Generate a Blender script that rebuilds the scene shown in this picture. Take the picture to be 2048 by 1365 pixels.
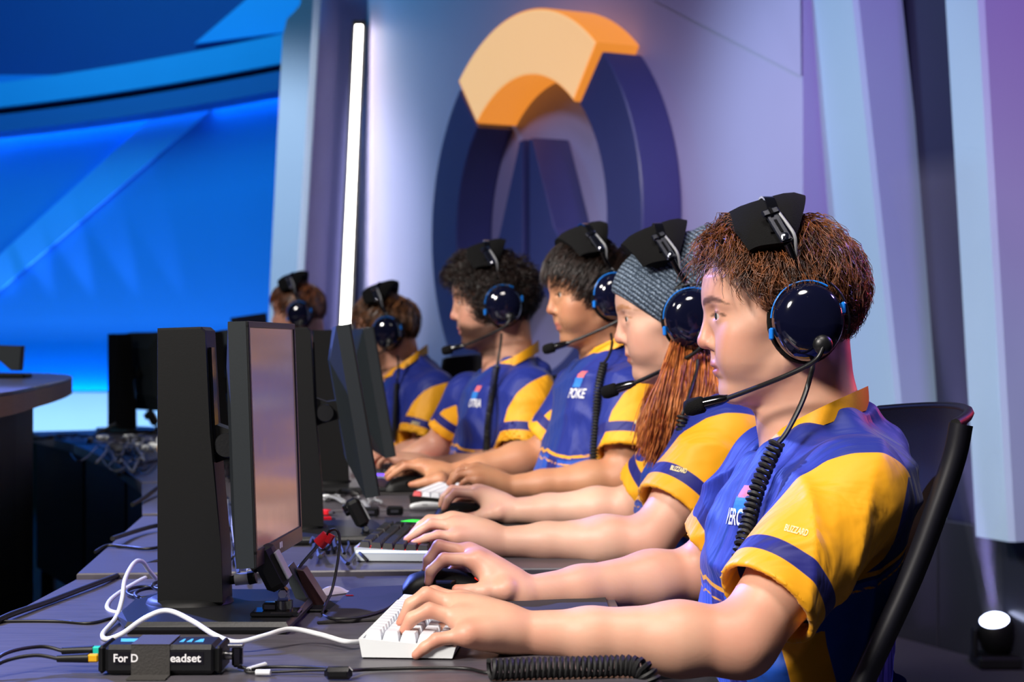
import bpy, bmesh, math, random
import numpy as np
from mathutils import Vector, Matrix, Quaternion
from mathutils.bvhtree import BVHTree

# ---------------------------------------------------------------- scene, camera, light
for o in list(bpy.data.objects):
    bpy.data.objects.remove(o, do_unlink=True)
SC = bpy.context.scene
COL = SC.collection
random.seed(7)

FPX = 3600.0          # focal length in pixels of the 2048 x 1365 frame
HOR = 688.0           # horizon row
ZC = 1.11             # camera height
ZD = 0.74             # desk height

cam_d = bpy.data.cameras.new('camera')
cam = bpy.data.objects.new('camera', cam_d)
COL.objects.link(cam)
cam.location = (0, 0, ZC)
cam.rotation_euler = (math.radians(90), 0, 0)
cam_d.sensor_width = 36.0
cam_d.lens = FPX / 2048.0 * 36.0
cam_d.shift_y = (HOR - 682.5) / 2048.0
cam_d.clip_start = 0.05
cam_d.dof.use_dof = True
cam_d.dof.focus_distance = 2.38
cam_d.dof.aperture_fstop = 7.5
SC.camera = cam

SC.view_settings.view_transform = 'Standard'
SC.view_settings.look = 'None'
SC.view_settings.gamma = 1.0
SC.view_settings.use_curve_mapping = False
SC.view_settings.exposure = 0.0
try:
    SC.cycles.use_denoising = True
    SC.cycles.max_bounces = 5
    SC.cycles.use_adaptive_sampling = True
    SC.cycles.adaptive_threshold = 0.03
except Exception:
    pass

W = bpy.data.worlds.new('hall_ambient')
SC.world = W
W.use_nodes = True
W.node_tree.nodes['Background'].inputs[0].default_value = (0.10, 0.11, 0.20, 1)
W.node_tree.nodes['Background'].inputs[1].default_value = 0.13


def lamp(kind, name, loc, target, energy, color, size=1.0, size_y=None, spot=40, blend=0.5):
    d = bpy.data.lights.new(name, kind)
    d.energy = energy
    d.color = color
    if kind == 'AREA':
        d.size = size
        if size_y:
            d.shape = 'RECTANGLE'
            d.size_y = size_y
    else:
        d.shadow_soft_size = size
    if kind == 'SPOT':
        d.spot_size = math.radians(spot)
        d.spot_blend = blend
    o = bpy.data.objects.new(name, d)
    COL.objects.link(o)
    o.location = loc
    v = Vector(target) - Vector(loc)
    o.rotation_euler = v.to_track_quat('-Z', 'Y').to_euler()
    return o


# front-of-house key lights on the players (high on the left, audience side)
lamp('SPOT', 'stage_key_near', (-2.4, -0.4, 3.5), (0.35, 2.5, 1.0), 1180, (1.0, 0.93, 0.86), 0.45, spot=46, blend=.45)
lamp('SPOT', 'stage_key_far', (-3.4, 2.6, 3.8), (-0.3, 5.2, 1.0), 850, (1.0, 0.94, 0.88), 0.4, spot=52, blend=.5)
lamp('SPOT', 'stage_top_warm', (0.0, 1.0, 4.2), (0.0, 3.0, 0.8), 330, (1.0, 0.92, 0.86), 0.5, spot=58, blend=.6)
# violet back lights behind the players
lamp('SPOT', 'violet_back_near', (3.2, 3.9, 3.2), (0.4, 2.3, 0.8), 300, (0.36, 0.22, 1.0), 0.15, spot=45)
lamp('SPOT', 'red_back_rim', (2.3, 4.3, 1.55), (0.42, 2.5, 1.06), 55, (1.0, 0.05, 0.06), 0.1, spot=14)
lamp('SPOT', 'violet_back_far', (2.2, 7.0, 3.8), (-0.3, 5.0, 1.0), 300, (0.40, 0.28, 1.0), 0.15, spot=50)
# blue wash from the back left on the desks
lamp('SPOT', 'blue_desk_wash', (-3.4, 6.3, 3.6), (-0.72, 2.75, 0.74), 3200, (0.17, 0.25, 1.0), 0.12, spot=24, blend=.6)

# ---------------------------------------------------------------- helpers
def P(px, py, Y):
    """world point that stands at depth Y behind the picture position (px, py)"""
    return Vector(((px - 1024.0) * Y / FPX, Y, ZC - (py - HOR) * Y / FPX))


def PD(px, py, z=ZD):
    """world point on the horizontal plane z behind the picture position"""
    Y = FPX * (ZC - z) / (py - HOR)
    return Vector(((px - 1024.0) * Y / FPX, Y, z))


def lin(h):
    h = h.lstrip('#')
    r = []
    for i in (0, 2, 4):
        v = int(h[i:i + 2], 16) / 255.0
        r.append(v / 12.92 if v <= 0.04045 else ((v + 0.055) / 1.055) ** 2.4)
    return tuple(r)


MATS = {}


def thing(name, label, cat, loc=(0, 0, 0), rotz=0.0, group=None, matrix=None, kind=None):
    o = bpy.data.objects.new(name, None)
    COL.objects.link(o)
    o.empty_display_size = 0.05
    M = matrix if matrix is not None else Matrix.Translation(Vector(loc)) @ Matrix.Rotation(rotz, 4, 'Z')
    o.matrix_world = M
    MATS[o.name] = M.copy()
    tag(o, label, cat, group, kind)
    return o


def tag(o, label=None, cat=None, group=None, kind=None):
    if label: o['label'] = label
    if cat: o['category'] = cat
    if group: o['group'] = group
    if kind: o['kind'] = kind
    return o


def link_mesh(name, me, mat=None, parent=None):
    o = bpy.data.objects.new(name, me)
    COL.objects.link(o)
    if mat is not None and not me.materials:
        me.materials.append(mat)
    if parent is not None:
        o.parent = parent
        MATS[o.name] = MATS.get(parent.name, Matrix())
    else:
        MATS[o.name] = Matrix()
    return o


def copy_tree(o, parent=None, matrix=None):
    c = o.copy()
    COL.objects.link(c)
    if parent is not None:
        c.parent = parent
        MATS[c.name] = MATS.get(parent.name, Matrix())
    if matrix is not None:
        c.matrix_world = matrix
        MATS[c.name] = matrix.copy()
    for ch in list(o.children):
        copy_tree(ch, c)
    return c


def mesh_np(name, V, F, smooth=True):
    """fast mesh from numpy vertices and a (n,4) or (n,3) face array"""
    me = bpy.data.meshes.new(name)
    V = np.ascontiguousarray(V, dtype=np.float32)
    F = np.ascontiguousarray(F, dtype=np.int32)
    n, k = F.shape
    me.vertices.add(len(V))
    me.vertices.foreach_set('co', V.ravel())
    me.loops.add(n * k)
    me.loops.foreach_set('vertex_index', F.ravel())
    me.polygons.add(n)
    me.polygons.foreach_set('loop_start', np.arange(0, n * k, k, dtype=np.int32))
    if smooth:
        me.polygons.foreach_set('use_smooth', np.ones(n, dtype=bool))
    me.update(calc_edges=True)
    me.validate()
    return me


def catmull(pts, n=8):
    pts = [Vector(p) for p in pts]
    if len(pts) < 3:
        return pts
    out = []
    for i in range(len(pts) - 1):
        p0 = pts[max(i - 1, 0)]
        p1, p2 = pts[i], pts[i + 1]
        p3 = pts[min(i + 2, len(pts) - 1)]
        for j in range(n):
            t = j / n
            t2, t3 = t * t, t * t * t
            out.append(0.5 * ((2 * p1) + (p2 - p0) * t + (2 * p0 - 5 * p1 + 4 * p2 - p3) * t2 + (3 * p1 - p0 - 3 * p2 + p3) * t3))
    out.append(pts[-1])
    return out


class MB:
    """collects shapes for one mesh"""
    def __init__(self):
        self.v, self.f = [], []

    def add(self, vs, fs, M=None):
        b = len(self.v)
        for p in vs:
            p = Vector(p)
            self.v.append(M @ p if M is not None else p)
        for f in fs:
            self.f.append(tuple(b + i for i in f))
        return self

    def box(self, c, s, b=0.0, M=None):
        """box with centre c, full size s, chamfer b"""
        c = Vector(c)
        hx, hy, hz = s[0] / 2, s[1] / 2, s[2] / 2
        b = min(b, hx * .95, hy * .95, hz * .95)
        if b <= 0:
            vs = [c + Vector((x * hx, y * hy, z * hz)) for x in (-1, 1) for y in (-1, 1) for z in (-1, 1)]
            fs = [(0, 1, 3, 2), (4, 6, 7, 5), (0, 4, 5, 1), (2, 3, 7, 6), (0, 2, 6, 4), (1, 5, 7, 3)]
            return self.add(vs, fs, M)
        vs, idx = [], {}
        for x in (-1, 1):
            for y in (-1, 1):
                for z in (-1, 1):
                    for a in range(3):
                        q = [x * (hx - b), y * (hy - b), z * (hz - b)]
                        q[a] = (x, y, z)[a] * (hx, hy, hz)[a]
                        idx[(x, y, z, a)] = len(vs)
                        vs.append(c + Vector(q))
        fs = []
        for a in range(3):
            o1, o2 = (a + 1) % 3, (a + 2) % 3
            for s_ in (-1, 1):
                q = []
                for (u, w) in ((-1, -1), (1, -1), (1, 1), (-1, 1)):
                    k = [0, 0, 0]; k[a] = s_; k[o1] = u; k[o2] = w
                    q.append(idx[(k[0], k[1], k[2], a)])
                fs.append(tuple(q if s_ > 0 else q[::-1]))
            for u in (-1, 1):
                for w in (-1, 1):
                    k0 = [0, 0, 0]; k0[a] = -1; k0[o1] = u; k0[o2] = w
                    k1 = list(k0); k1[a] = 1
                    q = [idx[(*k0, o1)], idx[(*k1, o1)], idx[(*k1, o2)], idx[(*k0, o2)]]
                    fs.append(tuple(q if u * w < 0 else q[::-1]))
        for x in (-1, 1):
            for y in (-1, 1):
                for z in (-1, 1):
                    q = [idx[(x, y, z, a)] for a in range(3)]
                    fs.append(tuple(q if x * y * z > 0 else q[::-1]))
        return self.add(vs, fs, M)

    def prism(self, poly, d0, d1, M=None, bevel=0.0):
        """polygon in (u, v) extruded along w from d0 to d1; M maps (u, v, w)"""
        n = len(poly)
        vs, fs = [], []
        if bevel > 0:
            cx = sum(p[0] for p in poly) / n; cy = sum(p[1] for p in poly) / n
            def shr(p):
                v = Vector((p[0] - cx, p[1] - cy)); L = v.length or 1
                v *= max(0, (L - bevel)) / L
                return (cx + v.x, cy + v.y)
            rings = [([shr(p) for p in poly], d0), (poly, d0 + bevel), (poly, d1 - bevel), ([shr(p) for p in poly], d1)]
        else:
            rings = [(poly, d0), (poly, d1)]
        for pl, d in rings:
            vs += [Vector((p[0], p[1], d)) for p in pl]
        fs.append(tuple(range(n))[::-1])
        m = len(rings)
        for r in range(m - 1):
            for i in range(n):
                j = (i + 1) % n
                fs.append((r * n + i, r * n + j, (r + 1) * n + j, (r + 1) * n + i))
        fs.append(tuple((m - 1) * n + i for i in range(n)))
        return self.add(vs, fs, M)

    def tube(self, pts, r, sides=8, M=None, caps=True, closed=False):
        pts = [Vector(p) for p in pts]
        n = len(pts)
        rs = r if isinstance(r, (list, tuple)) else [r] * n
        vs, fs = [], []
        up = None
        for i in range(n):
            if closed:
                t = pts[(i + 1) % n] - pts[i - 1]
            else:
                t = pts[min(i + 1, n - 1)] - pts[max(i - 1, 0)]
            if t.length < 1e-9: t = Vector((0, 0, 1))
            t.normalize()
            if up is None:
                up = Vector((0, 0, 1)) if abs(t.z) < .9 else Vector((1, 0, 0))
            s = t.cross(up)
            if s.length < 1e-6:
                s = t.orthogonal()
            s.normalize()
            up = s.cross(t).normalized()
            for k in range(sides):
                a = 2 * math.pi * k / sides
                vs.append(pts[i] + (s * math.cos(a) + up * math.sin(a)) * rs[i])
        m = n if closed else n - 1
        for i in range(m):
            for k in range(sides):
                k2 = (k + 1) % sides
                i2 = (i + 1) % n
                fs.append((i * sides + k, i * sides + k2, i2 * sides + k2, i2 * sides + k))
        if caps and not closed:
            fs.append(tuple(range(sides))[::-1])
            fs.append(tuple((n - 1) * sides + k for k in range(sides)))
        return self.add(vs, fs, M)

    def lathe(self, prof, sides=24, M=None):
        """profile of (r, z) from bottom to top around z"""
        vs, fs = [], []
        n = len(prof)
        for (r, z) in prof:
            for k in range(sides):
                a = 2 * math.pi * k / sides
                vs.append(Vector((r * math.cos(a), r * math.sin(a), z)))
        for i in range(n - 1):
            for k in range(sides):
                k2 = (k + 1) % sides
                fs.append((i * sides + k, i * sides + k2, (i + 1) * sides + k2, (i + 1) * sides + k))
        if prof[0][0] > 1e-6: fs.append(tuple(range(sides))[::-1])
        if prof[-1][0] > 1e-6: fs.append(tuple((n - 1) * sides + k for k in range(sides)))
        return self.add(vs, fs, M)

    def ball(self, c, r, seg=16, rings=10, M=None):
        r = r if isinstance(r, (tuple, list)) else (r, r, r)
        vs, fs = [], []
        for i in range(rings + 1):
            th = math.pi * i / rings
            for k in range(seg):
                a = 2 * math.pi * k / seg
                vs.append(Vector(c) + Vector((r[0] * math.sin(th) * math.cos(a), r[1] * math.sin(th) * math.sin(a), -r[2] * math.cos(th))))
        for i in range(rings):
            for k in range(seg):
                k2 = (k + 1) % seg
                fs.append((i * seg + k, i * seg + k2, (i + 1) * seg + k2, (i + 1) * seg + k))
        return self.add(vs, fs, M)

    def grid(self, rows, thick=0.0, M=None):
        """sheet through a list of rows of points; thick closes it into a slab along the local normal"""
        nr, nc = len(rows), len(rows[0])
        R = [[Vector(p) for p in r] for r in rows]
        vs = [p for r in R for p in r]
        fs = [(i * nc + j, i * nc + j + 1, (i + 1) * nc + j + 1, (i + 1) * nc + j) for i in range(nr - 1) for j in range(nc - 1)]
        if thick:
            N = []
            for i in range(nr):
                for j in range(nc):
                    a = R[min(i + 1, nr - 1)][j] - R[max(i - 1, 0)][j]
                    b = R[i][min(j + 1, nc - 1)] - R[i][max(j - 1, 0)]
                    N.append(b.cross(a).normalized())
            b0 = len(vs)
            vs = vs + [p - nn * thick for p, nn in zip(vs, N)]
            fs = fs + [tuple(b0 + i for i in f[::-1]) for f in fs]
            for i in range(nr - 1):
                for (j, fl) in ((0, 0), (nc - 1, 1)):
                    q = (i * nc + j, (i + 1) * nc + j, b0 + (i + 1) * nc + j, b0 + i * nc + j)
                    fs.append(q if not fl else q[::-1])
            for j in range(nc - 1):
                for (i, fl) in ((0, 1), (nr - 1, 0)):
                    q = (i * nc + j, i * nc + j + 1, b0 + i * nc + j + 1, b0 + i * nc + j)
                    fs.append(q if not fl else q[::-1])
        return self.add(vs, fs, M)

    def mesh(self, name, smooth=None):
        me = bpy.data.meshes.new(name)
        me.from_pydata([tuple(p) for p in self.v], [], self.f)
        me.validate()
        bm = bmesh.new(); bm.from_mesh(me)
        bmesh.ops.recalc_face_normals(bm, faces=bm.faces)
        bm.to_mesh(me); bm.free()
        if smooth is not None:
            me.polygons.foreach_set('use_smooth', np.ones(len(me.polygons), dtype=bool))
            me.set_sharp_from_angle(angle=math.radians(smooth))
        me.update()
        return me

    def build(self, name, mat, parent=None, world=False, smooth=None):
        if world and parent is not None:
            inv = MATS[parent.name].inverted()
            self.v = [inv @ p for p in self.v]
        return link_mesh(name, self.mesh(name, smooth), mat, parent)


def struct(name, mb, mat, label, smooth=None):
    o = mb.build(name, mat, None, smooth=smooth)
    return tag(o, label, None, None, 'structure')


# ---------------------------------------------------------------- materials
def nt(name):
    m = bpy.data.materials.new(name)
    m.use_nodes = True
    n = m.node_tree.nodes
    return m, n, m.node_tree.links, n['Principled BSDF']


def mat(name, col, rough=0.5, metal=0.0, var=0.06, scale=40.0, bump=0.0, bscale=None, spec=0.5, coat=0.0,
        emit=None, estr=0.0, sheen=0.0, stretch=None, sss=0.0, trans=0.0, ior=None):
    m, N, L, B = nt(name)
    col = lin(col) if isinstance(col, str) else col
    tc = N.new('ShaderNodeTexCoord')
    src = tc.outputs['Object']
    if stretch:
        mp = N.new('ShaderNodeMapping')
        mp.inputs['Scale'].default_value = stretch
        L.new(src, mp.inputs[0]); src = mp.outputs[0]
    no = N.new('ShaderNodeTexNoise')
    no.inputs['Scale'].default_value = scale
    no.inputs['Detail'].default_value = 4
    L.new(src, no.inputs['Vector'])
    mx = N.new('ShaderNodeMix'); mx.data_type = 'RGBA'
    mx.inputs['A'].default_value = tuple(max(0, c * (1 - var)) for c in col) + (1,)
    mx.inputs['B'].default_value = tuple(min(1, c * (1 + var)) for c in col) + (1,)
    L.new(no.outputs['Fac'], mx.inputs['Factor'])
    L.new(mx.outputs['Result'], B.inputs['Base Color'])
    B.inputs['Roughness'].default_value = rough
    B.inputs['Metallic'].default_value = metal
    B.inputs['Specular IOR Level'].default_value = spec
    B.inputs['Coat Weight'].default_value = coat
    B.inputs['Sheen Weight'].default_value = sheen
    if trans:
        B.inputs['Transmission Weight'].default_value = trans
    if ior:
        B.inputs['IOR'].default_value = ior
    if sss:
        B.inputs['Subsurface Weight'].default_value = sss
        B.inputs['Subsurface Radius'].default_value = (0.012, 0.005, 0.003)
        B.inputs['Subsurface Scale'].default_value = 0.6
    if emit is not None:
        e = lin(emit) if isinstance(emit, str) else emit
        B.inputs['Emission Color'].default_value = e + (1,)
        B.inputs['Emission Strength'].default_value = estr
    if bump:
        nb = no
        if bscale:
            nb = N.new('ShaderNodeTexNoise'); nb.inputs['Scale'].default_value = bscale; nb.inputs['Detail'].default_value = 3
            L.new(src, nb.inputs['Vector'])
        bp = N.new('ShaderNodeBump'); bp.inputs['Strength'].default_value = bump; bp.inputs['Distance'].default_value = 0.002
        L.new(nb.outputs['Fac'], bp.inputs['Height'])
        L.new(bp.outputs['Normal'], B.inputs['Normal'])
    return m


M = {}
M['black_plastic'] = mat('black_plastic', '#111214', 0.38, var=.15, scale=300, bump=.08)
M['matte_black'] = mat('matte_black', '#08090a', 0.5, var=.2, scale=400, bump=.03, spec=.3)
M['panel_back'] = mat('panel_back', '#1c2226', 0.5, var=.12, scale=400, bump=.03, spec=.4)
M['gloss_black'] = mat('gloss_black', '#0a0a0c', 0.12, var=.1, coat=.5)
M['cable_black'] = mat('cable_black', '#101011', 0.45, var=.2)
M['rubber'] = mat('rubber', '#161617', 0.6, var=.2, scale=120)
M['cable_white'] = mat('cable_white', '#d8dade', 0.4, var=.04)
M['cable_grey'] = mat('cable_grey', '#8d8f94', 0.45, var=.06)
M['white_plastic'] = mat('white_plastic', '#e2e6e8', 0.35, var=.03)
M['chrome'] = mat('chrome', '#c9ccd6', 0.12, 1.0, var=.04)
M['steel'] = mat('steel', '#9a9a9c', 0.3, 1.0, var=.08)
M['red_plastic'] = mat('red_plastic', '#c21420', 0.35, var=.06)
M['yellow_plastic'] = mat('yellow_plastic', '#d9a313', 0.4, var=.06)
M['teal_plastic'] = mat('teal_plastic', '#18b7a5', 0.4, var=.06)
M['blue_plastic'] = mat('blue_plastic', '#1c63d6', 0.3, var=.06)
M['tape'] = mat('gaffer_tape', '#33312f', 0.75, var=.25, scale=500, bump=.3)
M['fabric_black'] = mat('fabric_black', '#0c0c0d', 0.95, var=.4, scale=500, bump=.5, spec=.2)
M['pad_cloth'] = mat('pad_cloth', '#2a2728', 0.85, var=.2, scale=700, bump=.2)
M['paper'] = mat('paper', '#d9d2c6', 0.7, var=.08, scale=60, bump=.5)
M['led_white'] = mat('led_white', '#ffffff', 0.4, emit='#fff6ea', estr=12.0)
M['led_soft'] = mat('led_soft', '#dfe8ff', 0.4, emit='#cfe0ff', estr=1.1)
M['led_red'] = mat('led_red', '#c01010', 0.4, emit='#ff2010', estr=2.2)
M['led_purple'] = mat('led_purple', '#5030c0', 0.4, emit='#6a3cff', estr=3.0)
M['emissive_green'] = mat('emissive_green', '#20a020', 0.4, emit='#30ff40', estr=1.5)

# ---------------------------------------------------------------- the setting
M['floor'] = mat('stage_floor', '#050507', 0.75, spec=.15, var=.3, scale=6, bump=.1, bscale=80)
M['wall_lavender'] = mat('wall_lavender', '#aaa6cc', 0.55, var=.03, scale=3)
M['wall_panel2'] = mat('wall_panel_pale', '#c4c2da', 0.5, var=.03, scale=3)
M['rib'] = mat('rib_paint', '#a8c0d6', 0.42, var=.03, scale=4)
M['rib_side'] = mat('rib_side_paint', '#8a80b4', 0.5, var=.04, scale=4)
M['dark_wall'] = mat('dark_wall', '#1b1a3e', 0.5, var=.1, scale=5)
M['skirt'] = mat('skirt_gloss', '#23242c', 0.22, var=.1, scale=4)
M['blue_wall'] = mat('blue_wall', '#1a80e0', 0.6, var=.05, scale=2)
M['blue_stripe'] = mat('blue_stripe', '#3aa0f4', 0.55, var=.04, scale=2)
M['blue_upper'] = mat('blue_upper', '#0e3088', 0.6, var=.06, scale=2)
M['band'] = mat('band_lit_face', '#1c94e2', 0.45, var=.04, scale=3)  # upper face that catches light: the brightness is put into the colour
M['band_shaded_face'] = mat('band_shaded_face', '#1252a4', 0.5, var=.05, scale=3)  # down-facing lower face: its shade is put into the colour
M['riser'] = mat('riser_paint', '#c3d4ec', 0.5, var=.04, scale=3)
M['logo_dark'] = mat('emblem_navy', '#454c80', 0.32, var=.06, scale=8)
M['logo_orange'] = mat('emblem_amber', '#d8923c', 0.45, emit='#ff9a38', estr=0.75, var=.03)
M['logo_pale'] = mat('emblem_amber_face', '#e0b888', 0.5, emit='#ffc988', estr=0.72, var=.03)
M['led_cyan'] = mat('led_cyan', '#80e0ff', 0.4, emit='#08c2ff', estr=16.0)

M['lit_floor_slab'] = mat('lit_floor_slab', '#34323c', .8, var=.2, scale=300, bump=.2)  # added slab; tone of the lit floor is put into its colour
# floor
struct('floor', MB().box((0, 9, -0.05), (30, 34, 0.1)), M['floor'], 'black matte stage floor under desks and chairs')

struct('trim_16', MB().prism([(-.70, .4), (3.2, .4), (3.2, 6.05), (1.75, 6.05), (1.0, 7.95), (-.9, 8.6), (-1.9, 7.3), (-1.5, 6.3), (-1.2, 5.4), (-.95, 4.6), (-.78, 3.8), (-.70, 2.8)], 0.0, .003), M['lit_floor_slab'], 'added grey floor slab under the player row, toned as lit floor')
# --- emblem wall: local frame (u along the wall, v up, w out of the wall)
EC, ES = 0.487, 0.8734
E0 = Vector((0.0645, 8.3, ZC + 0.54))
EM = Matrix(((EC, 0, -ES, E0.x), (-ES, 0, -EC, E0.y), (0, 1, 0, E0.z), (0, 0, 0, 1)))


def on_emblem(px, py, w=0.0):
    """(u, v) on the emblem plane pushed w out of the wall, behind a picture position"""
    O = E0 + Vector((-ES, -EC, 0)) * w
    k = (px - 1024.0) / FPX
    u = (k * O.y - O.x) / (EC + k * ES)
    Y = O.y - ES * u
    return u, ZC - (py - HOR) * Y / FPX - O.z


WB = -0.20
pl = [on_emblem(738, -60, WB), on_emblem(726, 250, WB), on_emblem(704, 640, WB), (on_emblem(700, 700, WB)[0], -1.65), (1.78, -1.65), (1.78, 2.2), (on_emblem(738, -60, WB)[0], 2.2)]
struct('wall_back', MB().prism(pl, WB - 0.12, WB, EM), M['wall_lavender'], 'pale lavender back wall carrying the big emblem')
# facet added to the wall; its tilt stands in for a shadow edge
f0, f1 = on_emblem(1310, 0, WB), on_emblem(1605, 152, WB)
mb = MB()
vs = [Vector((f0[0] - .28, 2.2, WB + .005)), Vector((f0[0], f0[1], WB + .008)), Vector((f1[0], f1[1], WB + .008)), Vector((1.78, f1[1] - .05, WB + .008)), Vector((1.78, 2.2, WB + .03)), Vector((1.2, 2.2, WB + .025))]
mb.add(vs, [(0, 1, 2, 5), (5, 2, 3, 4)], EM)
struct('trim_1', mb, M['wall_lavender'], 'added tilted facet imitating a shadow edge on the lavender wall')

# --- emblem
def arc_pts(r, a0, a1, n):
    return [(r * math.sin(math.radians(a0 + (a1 - a0) * i / n)), r * math.cos(math.radians(a0 + (a1 - a0) * i / n))) for i in range(n + 1)]


emb = thing('wall_emblem', 'big round navy emblem with glowing amber arc mounted on lavender wall', 'sign', matrix=EM)
RO, RI = 0.975, 0.695
def ring(a0, a1, ro, ri, d0, d1, n=40):
    o = arc_pts(ro, a0, a1, n); i_ = arc_pts(ri, a0, a1, n)
    mb = MB()
    vs, fs = [], []
    B = 0.006
    for k in range(n + 1):
        # cross-section loop with small chamfers
        (ox, oy), (ix, iy) = o[k], i_[k]
        so, si = (ro - B) / ro, (ri + B) / ri
        vs += [(ox, oy, d0), (ox, oy, d1 - B), (ox * so, oy * so, d1), (ix * si, iy * si, d1), (ix, iy, d1 - B), (ix, iy, d0)]
    for k in range(n):
        for j in range(6):
            j2 = (j + 1) % 6
            fs.append((k * 6 + j, k * 6 + j2, (k + 1) * 6 + j2, (k + 1) * 6 + j))
    fs.append(tuple(range(6))[::-1]); fs.append(tuple(n * 6 + j for j in range(6)))
    return mb.add(vs, fs)
ring(-40.5, 40.5, RO + .02, RI - .005, -0.20, 0.015).build('amber_arc', M['logo_orange'], emb, smooth=40)['label'] = 'glowing amber top arc'
ring(-40.0, 40.0, RO + .012, RI + .003, 0.0155, 0.019).build('amber_face', M['logo_pale'], emb, smooth=40)['label'] = 'pale glowing front of the amber arc'
ring(43, 317, RO, RI, -0.195, 0.0, 90).build('ring', M['logo_dark'], emb, smooth=40)
# the two upright blades inside the ring
BL = [(-0.03, 0.405), (-0.03, -0.19), (-0.50, -0.60), (-0.62, -0.36), (-0.255, -0.02), (-0.055, 0.405)]
MB().prism(BL, -0.195, 0.0, bevel=.006).build('blade', M['logo_dark'], emb)
MB().prism([(-x, y) for x, y in BL][::-1], -0.195, 0.0, bevel=.006).build('blade', M['logo_dark'], emb)

# --- left pillar beside the wall, recessed violet panel and the light tube
def poly_px(pts, Y, d):
    """polygon traced at depth Y, extruded d backwards"""
    mb = MB()
    Q = [P(x, y, Y) for x, y in pts]
    return mb.prism([(q.x, q.z) for q in Q], 0, d, Matrix(((1, 0, 0, 0), (0, 0, 1, Y), (0, 1, 0, 0), (0, 0, 0, 1))), bevel=0.0)


struct('trim_2', poly_px([(606, -60), (601, 8), (590, 22), (574, 38), (566, 70), (562, 131), (540, 571), (526, 990), (569, 990), (594, 548), (627, 0), (632, -60)], 10.0, .35), M['rib'], 'pale slanted pillar at the left end of the wall')
struct('trim_3', poly_px([(628, -60), (740, -60), (735, 0), (700, 640), (690, 990), (560, 990), (592, 548)], 10.4, .1), M['rib_side'], 'violet recessed panel between pillar and light tube')
tb = thing('light_tube', 'tall slanted white light tube at the left edge of the wall', 'lamp', P(712, 640, 10.25))
poly_px([(711, 50), (724, 50), (696, 700), (679, 700)], 10.22, .03).build('diffuser', M['led_white'], tb, world=True)
poly_px([(705, 40), (732, 40), (703, 720), (671, 720)], 10.26, .05).build('housing', M['black_plastic'], tb, world=True)

# --- leaning ribs on the right
def rib(name, foot, lean, z0, z1, mat_, label, zref=2.37):
    mb = MB()
    lo = [Vector((x + lean * (zref - z0), y, z0)) for x, y in foot]
    mid = [Vector((x, y, zref)) for x, y in foot]
    hi = [Vector((x - lean * (z1 - zref), y, z1)) for x, y in foot]
    n = len(foot)
    fs = [tuple(range(n))[::-1], tuple(2 * n + i for i in range(n))]
    for r in range(2):
        for i in range(n):
            j = (i + 1) % n
            fs.append((r * n + i, r * n + j, (r + 1) * n + j, (r + 1) * n + i))
    mb.add(lo + mid + hi, fs)
    return struct(name, mb, mat_, label)


rib('trim_4', [(1.105, 6.97), (1.225, 6.655), (1.248, 6.60), (1.270, 6.595), (1.445, 6.66), (1.30, 7.10)], .107, .46, 3.6, M['rib'], 'pale blue leaning rib right of the emblem wall')
rib('trim_5', [(1.445, 6.70), (1.60, 6.30), (1.95, 6.4), (1.75, 6.9)], .07, .46, 3.6, M['dark_wall'], 'dark navy recess between the leaning ribs')
rib('trim_6', [(1.455, 6.065), (1.505, 5.935), (1.518, 5.90), (1.54, 5.895), (1.95, 6.05), (1.80, 6.4)], .057, .46, 3.6, M['rib'], 'pale leaning rib at the right edge')
# skirt under the ribs
mb = MB()
a, b = Vector((1.02, 7.95)), Vector((1.73, 6.08))
d = (b - a).normalized()
nrm = Vector((-d.y, d.x)) if -d.y < 0 else Vector((d.y, -d.x))
L_ = (b - a).length
k0 = 0.0
sk = thing('base_skirt', 'glossy dark base panels under the ribs', None, (1.4, 7.0, 0), kind='structure')
sk.name = 'trim_7'
MATS['trim_7'] = MATS['base_skirt']
for (t0, t1) in ((0, .72), (.72, 1.48), (1.48, 2.25), (2.25, 3.0)):
    c = a + d * ((t0 + t1) / 2)
    ang = math.atan2(d.y, d.x)
    Mx = Matrix.Translation((c.x + .03, c.y, .235)) @ Matrix.Rotation(ang, 4, 'Z')
    MB().box((0, 0, 0), (t1 - t0 - .006, .05, .47), .004, Mx).build('panel', M['skirt'], sk, world=True)

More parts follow.
